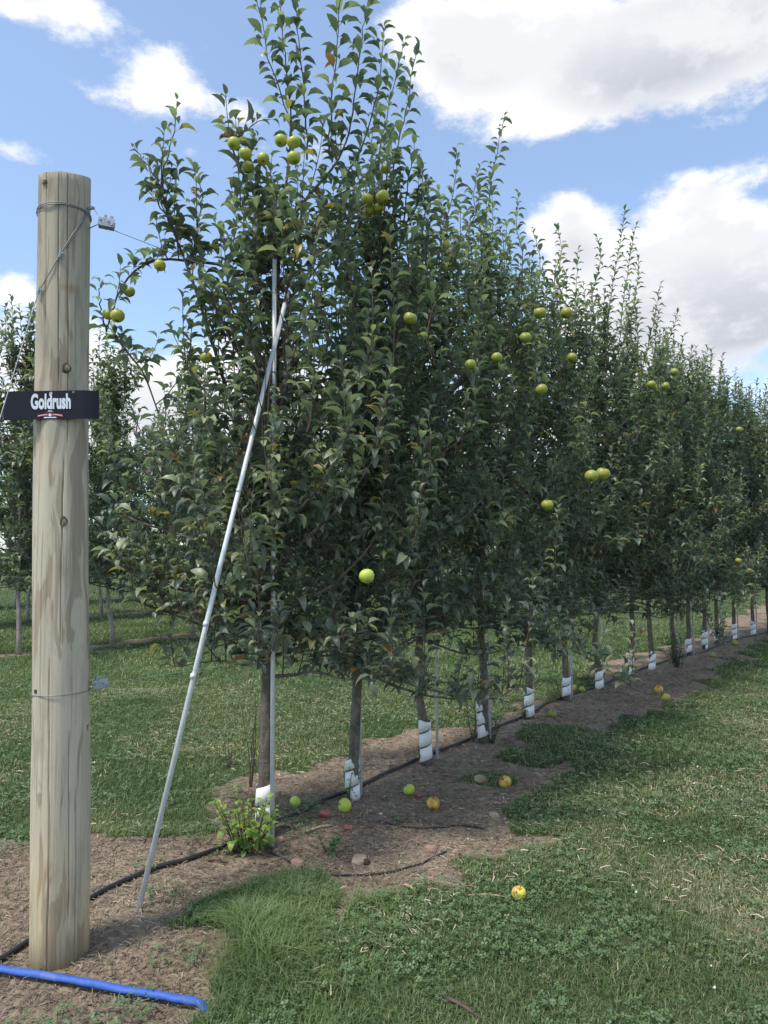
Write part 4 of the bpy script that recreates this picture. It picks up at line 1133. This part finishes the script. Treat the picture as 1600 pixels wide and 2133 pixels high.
FALL = [(615, 1674, .072, 'g', 'pale green fallen apple lying left of the black hose'),
        (718, 1684, .090, 'g', 'large bright green fallen apple below the second tree'),
        (676, 1696, .072, 'rot', 'rotten red apple lying left of the large green fallen apple'),
        (725, 1722, .040, 'rot', 'small dark shrivelled apple below the large green one'),
        (852, 1649, .078, 'g', 'yellow green fallen apple with a dark spot beside a rotten one'),
        (873, 1655, .052, 'rot', 'dark rotten apple touching the yellow green fallen apple'),
        (903, 1679, .085, 'bite', 'broken half eaten yellow apple on the bare soil'),
        (1052, 1634, .088, 'r', 'yellow and red fallen apple at the edge of the turf'),
        (1081, 1868, .070, 'r', 'half hidden yellow and red apple lying in the grass'),
        (1151, 1487, .076, 'y', 'fallen yellow apple between the fifth and sixth trunks'),
        (1079, 1416, .080, 'y', 'fallen yellow green apple left behind the fifth trunk'),
        (1208, 1407, .080, 'y', 'fallen apple behind the sixth and seventh trunks'),
        (1197, 1433, .080, 'y', 'left one of two fallen apples by the sixth guard'),
        (1213, 1436, .080, 'y', 'right one of two fallen apples by the sixth guard'),
        (1372, 1438, .105, 'r', 'red cheeked fallen apple near the middle right of the soil strip'),
        (1387, 1456, .105, 'y', 'yellow fallen apple in front of the red cheeked one'),
        (1485, 1363, .09, 'y', 'small far fallen apple by the twelfth trunk'),
        (1531, 1338, .11, 'y', 'far yellow fallen apple at a distant trunk guard near the right edge')]
for px, py, s, kd, lb in FALL:
    s *= .9
    p = put(px, py + 6); p[2] += s * (.40 if kd != 'rot' else .28)
    apple(p, s, kd, (ra.uniform(-1.9, 1.9), ra.uniform(-1, 1), ra.uniform(0, 6)) if kd not in ('rot', 'bite') else (ra.uniform(-.3, .3), 0, ra.uniform(-.4, .4)), lb, 'apples fallen on the ground')

# ------------------------------------------------------------------ stones, sticks, tie
def stone(px, py, w, d, h, mat, label, seed):
    rng = np.random.default_rng(seed); p = put(px, py); m = MB(); nu, nv = 10, 6; v = []
    for i in range(nv + 1):
        ph = PI * i / nv
        for j in range(nu):
            th = 2 * PI * j / nu; k_ = 1 + .16 * math.sin(2 * th + seed) + rng.normal(0, .05)
            sq = lambda c: math.copysign(abs(c) ** .6, c)
            v.append((w / 2 * sq(math.sin(ph)) * sq(math.cos(th)) * k_, d / 2 * sq(math.sin(ph)) * sq(math.sin(th)) * k_, h / 2 * sq(math.cos(ph)) + h * .3))
    m.add(v, [(i * nu + j, (i + 1) * nu + j, (i + 1) * nu + (j + 1) % nu, i * nu + (j + 1) % nu) for i in range(nv) for j in range(nu)])
    o = m.build('stone', mat, None); o.location = p; o.rotation_euler = (0, 0, rng.uniform(0, 6)); tag(o, label, 'stone', 'stones on the soil')
stone(897, 1775, .055, .045, .04, M['stone'], 'small pinkish stone at the turf edge', 1)
stone(620, 1803, .06, .05, .035, M['stone'], 'flat reddish stone in front of the first tree', 2)
stone(748, 1796, .10, .07, .03, M['stone_tan'], 'wide flat tan stone in front of the small weed', 3)
stone(763, 1800, .035, .03, .028, M['knot_dark'], 'dark pebble leaning on the wide tan stone', 4)
stone(1000, 1628, .075, .06, .05, M['stone_tan'], 'tan stone left of the yellow and red apple', 5)
stone(793, 1697, .015, .015, .012, M['petal'], 'tiny white pebble beside the large green apple', 6)
stone(1030, 1703, .05, .05, .035, M['stone_tan'], 'tan stone against the turf edge right of the eaten apple', 7)
def stick(a, b, r, label, mat=None):
    p0, p1 = put(*a, r * 1.3), put(*b, r * 1.3); md = (p0 + p1) / 2 + np.array([0, .01, .004])
    m = MB(); m.tube(smooth_path([np.zeros(3), md - p0, p1 - p0], 8), [r * .8, r, r * 1.1, r, r, r, r * .9, r * .5], 6)
    m.tube([md - p0, md - p0 + np.array([.015, -.012, .012])], [r * .5, r * .3], 5)
    o = m.build('stick', mat or M['stick'], None, True); o.location = p0; tag(o, label, 'stick', 'sticks on the soil')
stick((640, 1735), (692, 1722), .006, 'pale stick left of the small weed')
stick((577, 1724), (606, 1723), .007, 'short tan stick right of the first stake')
stick((660, 1672), (690, 1682), .006, 'grey brown stick beside the rotten red apple', M['twig'])
stick((970, 1868), (1060, 1872), .004, 'dry straw stick lying in the grass left of the half hidden apple')
stick((915, 2080), (1000, 2125), .006, 'dark twig lying in the grass at the bottom', M['twig'])
stick((840, 1845), (868, 1862), .005, 'short pale stick at the turf edge')
stick((430, 1795), (475, 1800), .006, 'dark brown stick in front of the black hose', M['twig'])
# yellow tie round the first trunk
tb = on_plane(570, 1121, Y1); tie = empty('trunk_tie', tb)
th = np.linspace(0, 2 * PI, 25)
for dz in (0, .008):
    m = MB(); m.tube(np.stack([.048 * np.cos(th) + .002, .034 * np.sin(th), dz + .004 * np.sin(2 * th)], 1), .0035, 6, False); m.build('band', M['tie'], tie, True)
m = MB(); m.box((.03, -.035, .004), (.02, .012, .014)); m.build('knot', M['tie'], tie)
tag(tie, 'yellow band tying the first trunk to its stake', 'tie')

# ------------------------------------------------------------------ suckers and weeds
def bush(px, py, name, label, mat, n_st, hgt, spread, size, seed, cat='plant', bare=.12, gap=.022, group=None):
    rng = np.random.default_rng(seed); p = put(px, py); root = empty(name, p); lv = Leaves()
    for i in range(n_st):
        a = rng.uniform(0, 6.28); st = np.array([math.cos(a), math.sin(a), 0]) * rng.uniform(0, spread * .3)
        pts = grow(st - np.array([0, 0, .01]), np.array([math.cos(a) * spread / hgt, math.sin(a) * spread / hgt, 1.0]), hgt * rng.uniform(.55, 1.0), rng, .2, 7, .15)
        m = MB(); m.tube(pts, np.linspace(.004, .0014, len(pts)), 5, False); m.build('stem', M['twig'], root, True)
        leaf_shoot(lv, pts, rng, size, gap, bare, True)
    la = lv.arr(); nL = len(la['s'])
    if nL <= 300 and cat != 'far':
        LM = []
        for (tv, tt, tq) in LEAFV:
            LM.append(mesh_np('leaf', tv * np.array([1, 1.5 if mat is M['young'] else 1.15, 1]), [tt, tq], mat, True, {'rnd': np.full(len(tv), 0.)}))
        for i in range(nL):
            D, Nn = la['D'][i], la['N'][i]; S = np.cross(Nn, D); s = la['s'][i]
            o = bpy.data.objects.new('leaf', LM[int(la['k'][i]) % 5]); COL.objects.link(o); o.parent = root
            mt = Matrix.Identity(4)
            for r_ in range(3): mt[r_][0] = D[r_] * s; mt[r_][1] = S[r_] * s; mt[r_][2] = Nn[r_] * s; mt[r_][3] = la['o'][i][r_]
            o.matrix_local = mt
    else:
        tag(link('foliage', leaves_mesh('foliage', la, mat, LEAFV), root), kind='stuff')
    tag(root, label, 'plant' if cat == 'far' else cat, group); return root
bush(515, 1772, 'sucker_bush', 'bright yellow green sucker bush at the foot of the first tree', M['young'], 22, .33, .16, .066, 1, gap=.026)
bush(725, 1668, 'sucker_shoots', 'green sucker shoots in front of the second white guard', M['young'], 5, .20, .05, .042, 2)
bush(880, 1592, 'sucker_shoots', 'thin green sucker shoots at the third white guard', M['young'], 4, .18, .06, .04, 3)
bush(1024, 1548, 'sucker_shoots', 'leafy sucker shoots right of the fourth white guard', M['weed'], 6, .24, .06, .05, 4)
bush(985, 1545, 'sucker_shoots', 'tall thin suckers left of the fourth white guard', M['weed'], 4, .42, .06, .05, 5)
bush(1095, 1498, 'sucker_shoots', 'green sucker shoots left of the fifth white guard', M['weed'], 5, .20, .06, .05, 6)
bush(1172, 1457, 'sucker_shoots', 'sucker shoots left of the sixth white guard', M['young'], 5, .28, .08, .05, 7)
bush(1412, 1390, 'sucker_shoots', 'dense sucker shoots round the tenth trunk', M['weed'], 12, .5, .12, .06, 8)
bush(687, 1778, 'weed', 'small upright green weed on the bare soil before the second tree', M['weed'], 6, .115, .05, .05, 9, gap=.009, bare=.2)
bush(835, 1712, 'weed', 'low dark weed left of the eaten apple', M['weed'], 6, .06, .06, .045, 10, gap=.009)
bush(520, 1640, 'sucker_shoots', 'tall bare reddish sucker shoots with few leaves left of the first trunk', M['weed'], 4, .62, .07, .05, 11, gap=.075, bare=.3)
bush(480, 1600, 'weed', 'small leafy weed left behind the first trunk', M['weed'], 4, .20, .06, .05, 12, gap=.03)
bush(800, 1668, 'weed', 'tiny green seedling right of the second trunk', M['weed'], 3, .04, .02, .03, 13, gap=.008)

# ------------------------------------------------------------------ turf: grass, clover, litter
rngg = np.random.default_rng(77)
def scatter(n, y0, y1, near_pow=1.0):
    """points over the ground in view, between two distances"""
    u = rngg.uniform(0, 1, n); y = np.sqrt(y0 * y0 + (y1 * y1 - y0 * y0) * u)
    x = rngg.uniform(-.60, .60, n) * y
    return x, y
def blades(x, y, h, w, rnd, dry, lean, seg2=True):
    n = len(x); z = gh(x, y); a = rngg.uniform(0, 2 * PI, n); d = np.stack([np.cos(a), np.sin(a), np.zeros(n)], 1)
    s = np.stack([-np.sin(a), np.cos(a), np.zeros(n)], 1); b = np.stack([x, y, z - .004], 1)
    la = lean * rngg.uniform(.2, 1.3, n)
    h_ = h[:, None]; up = np.array([0, 0, 1.0])
    m = b + d * (la * .35)[:, None] * h_ + up * .58 * h_
    t = b + d * la[:, None] * h_ + up * (.98 - .35 * np.minimum(la, 1.2))[:, None] * h_
    ws = s * w[:, None]
    V = np.stack([b - ws, b + ws, m - ws * .75, m + ws * .75, t], 1).reshape(-1, 3)
    off = np.arange(n) * 5
    Q = np.array([0, 1, 3, 2])[None] + off[:, None]; T = np.array([2, 3, 4])[None] + off[:, None]
    return V, Q, T, np.repeat(rnd, 5), np.repeat(dry, 5)
parts = []
base = 0
def add_blades(*a, **k_):
    global base
    V, Q, T, r, d = blades(*a, **k_); parts.append((V, Q + base, T + base, r, d)); base += len(V)
for (n, y0, y1, hh, ww) in ((160000, 2.0, 4.2, .027, .0017), (130000, 4.2, 8.0, .032, .0026), (110000, 8.0, 17.0, .05, .0045), (60000, 17.0, 45.0, .06, .012)):
    x, y = scatter(n, y0, y1)
    dm = dirt(x, y) + (fbm(x * 6, y * 6, 41, 2) - .5) * .7
    keep = dm < .5
    x, y = x[keep], y[keep]; n = len(x)
    dryp = fbm(x * 1.3 + 9, y * 1.3, 51, 4); patch = np.clip((dryp - .44) * 4.2, 0, 1)
    right = np.clip((x * NV[0] + y * NV[1] - ROW1 - 1.0) / .8, 0, 1)
    dry = np.clip(rngg.uniform(0, 1, n) < (.14 + .10 * right + .62 * patch * (.3 + .7 * right)), 0, 1).astype(float) * rngg.uniform(.5, 1, n)
    tuft = fbm(x * 5, y * 5, 61, 2)
    h = hh * (.45 + 1.1 * tuft) * rngg.uniform(.6, 1.4, n)
    for p, r in GRASS_PATCH[:6]:
        h = h * (1 + .8 * np.exp(-((x - p[0]) ** 2 + (y - p[1]) ** 2) / (r * r)))
    lush = sum(np.exp(-((x - p[0]) ** 2 + (y - p[1]) ** 2) / (r * r)) for p, r in GRASS_PATCH[:6])
    dry = dry * np.clip(1 - lush, .1, 1)
    add_blades(x, y, h, np.full(n, ww) * rngg.uniform(.7, 1.4, n), np.clip(rngg.beta(2, 2, n) + (dryp - .5) + .18 * np.clip(lush, 0, 1), 0, 1), dry, 1.05)
# sparse weeds on the soil
x, y = scatter(26000, 2.0, 9.0); dm = dirt(x, y); pz_ = fbm(x * 2.6, y * 2.6, 71, 3)
keep = (dm >= .5) & (pz_ > .555); x, y = x[keep], y[keep]; n = len(x)
add_blades(x, y, .035 * rngg.uniform(.5, 1.4, n), np.full(n, .0014), rngg.uniform(0, 1, n), (rngg.uniform(0, 1, n) < .4) * .8, .9)
V = np.concatenate([p[0] for p in parts]); Q = np.concatenate([p[1] for p in parts]); T = np.concatenate([p[2] for p in parts])
gm = mesh_np('grass', V, [Q, T], M['grass'], False, {'rnd': np.concatenate([p[3] for p in parts]), 'dry': np.concatenate([p[4] for p in parts])})
tag(link('grass', gm), 'short mown green grass with dry blades covering the alleys', 'grass', kind='stuff')

# clover: three rounded leaflets on a short stalk height
def clover(x, y, size, hgt):
    n = len(x); z = gh(x, y) + hgt; V = []; T = []
    a0 = rngg.uniform(0, 6.28, n); tilt = rngg.normal(0, .3, (n, 2))
    per = 5; off = 0
    for l in range(3):
        a = a0 + l * 2.094
        loc_ = np.array([(0.08, 0), (.6, .42), (1.0, .25), (1.0, -.25), (.6, -.42)])
        for (u, w) in loc_:
            dx = (u * np.cos(a) - w * np.sin(a)) * size; dy = (u * np.sin(a) + w * np.cos(a)) * size
            V.append(np.stack([x + dx, y + dy, z + tilt[:, 0] * dx + tilt[:, 1] * dy + .15 * u * size], 1))
    V = np.stack(V, 1).reshape(-1, 3)
    P = np.concatenate([np.arange(5)[None] + l * 5 + (np.arange(n) * 15)[:, None] for l in range(3)])
    return V, P
CV = []; CP = []; cb = 0; CR = []
for (n, y0, y1, sz, thr) in ((26000, 2.0, 4.5, .0085, .46), (24000, 4.5, 9.0, .011, .48), (12000, 9.0, 20.0, .022, .48)):
    x, y = scatter(n, y0, y1); dm = dirt(x, y); c = fbm(x * 1.7 + 3, y * 1.7, 81, 3) * .45 + fbm(x * 5.5, y * 5.5, 83, 3) * .35 + rngg.uniform(.05, .15, n)
    keep = ((dm < .45) & (c > thr)) | ((dm > .5) & (fbm(x * 2.2, y * 2.2, 91, 3) > .655) & (y < 6) & (x < -.35)); x, y = x[keep], y[keep]; n = len(x)
    v_, p_ = clover(x, y, sz * rngg.uniform(.7, 1.5, n), rngg.uniform(.010, .045, n) * (1 if y1 < 9 else 1.3))
    CV.append(v_); CP.append(p_ + cb); cb += len(v_); CR.append(np.repeat(np.clip(rngg.beta(2, 2.2, n), 0, 1), 15))
cm = mesh_np('clover', np.concatenate(CV), [np.concatenate(CP)], M['clover'], False, {'rnd': np.concatenate(CR)})
tag(link('clover', cm), 'patches of low green clover leaves among the grass', 'clover', kind='stuff')
# white clover heads
x, y = scatter(900, 2.2, 12.0); keep = (dirt(x, y) < .4) & (fbm(x * 1.1, y * 1.1, 101, 3) > .50); x, y = x[keep][:300], y[keep][:300]
fm = MB(); oct_ = [(1, 0, 0), (-1, 0, 0), (0, 1, 0), (0, -1, 0), (0, 0, 1), (0, 0, -1)]; of = [(0, 2, 4), (2, 1, 4), (1, 3, 4), (3, 0, 4), (2, 0, 5), (1, 2, 5), (3, 1, 5), (0, 3, 5)]
for a_, b_ in zip(x, y):
    r = rngg.uniform(.004, .0075); zc = float(gh(a_, b_)) + rngg.uniform(.03, .05)
    fm.add([(a_ + q[0] * r, b_ + q[1] * r, zc + q[2] * r) for q in oct_], of)
tag(fm.build('clover_flowers', M['petal'], None, True), 'scattered small white clover flower heads in the turf', 'flowers', kind='stuff')
# dry litter on the soil: straws, bark chips, dead leaves
def litter_mat():
    m, nt, b = new_mat('dry_litter')
    at = N(nt, 'ShaderNodeAttribute', attribute_name='rnd').outputs['Fac']
    L(nt, ramp(nt, at, [(0, (.07, .055, .042)), (.4, (.19, .148, .108)), (.75, (.38, .30, .20)), (1, (.60, .50, .36))]), b.inputs['Base Color']); b.inputs['Roughness'].default_value = .9; return m
V = []; Q = []; RR = []; bq = 0
for (n, y0, y1, ln, w) in ((42000, 2.0, 4.5, .030, .0014), (26000, 4.5, 9.0, .042, .0022), (9000, 9, 18, .07, .004), (5000, 2.0, 7.0, .012, .006), (16000, 2.0, 8.0, .040, .0013)):
    x, y = scatter(n, y0, y1); dm = dirt(x, y) + (fbm(x * 5, y * 5, 111, 2) - .5) * .5; turfy = (n == 16000); keep = (dm > .45) if not turfy else ((dm < .5) & (fbm(x * 1.3 + 9, y * 1.3, 51, 4) > .44)); x, y = x[keep], y[keep]; n = len(x)
    pt = fbm(x * 1.6, y * 1.6, 121, 3)
    a = rngg.uniform(0, 6.28, n); l = ln * rngg.uniform(.3, 1.4, n) * .5; z = gh(x, y) + rngg.uniform(.002, .010, n) + (rngg.uniform(.008, .028, n) if turfy else 0); tl = rngg.normal(0, .18, n)
    d = np.stack([np.cos(a) * l, np.sin(a) * l, tl * l], 1); s = np.stack([-np.sin(a) * w, np.cos(a) * w, rngg.normal(0, .5, n) * w], 1); c = np.stack([x, y, z], 1)
    up = np.array([0, 0, 1.0]) * (l * rngg.uniform(-.1, .3, n))[:, None]
    v_ = np.stack([c - d - s, c - d + s, c + up + s, c + up - s, c + d + s, c + d - s], 1).reshape(-1, 3); o_ = bq + np.arange(n) * 6
    Q.append(np.array([0, 1, 2, 3])[None] + o_[:, None]); Q.append(np.array([3, 2, 4, 5])[None] + o_[:, None]); V.append(v_); bq += len(v_)
    RR.append(np.repeat(np.clip((.35 if turfy else 0) + rngg.beta(1.6, 2.0, n) * .9 + (pt - .5) * .9, 0, 1), 6))
lm = mesh_np('litter', np.concatenate(V), [np.concatenate(Q)], litter_mat(), False, {'rnd': np.concatenate(RR)})
tag(link('litter', lm), 'dry straw and bark litter strewn over soil and thin turf', 'litter', kind='stuff')
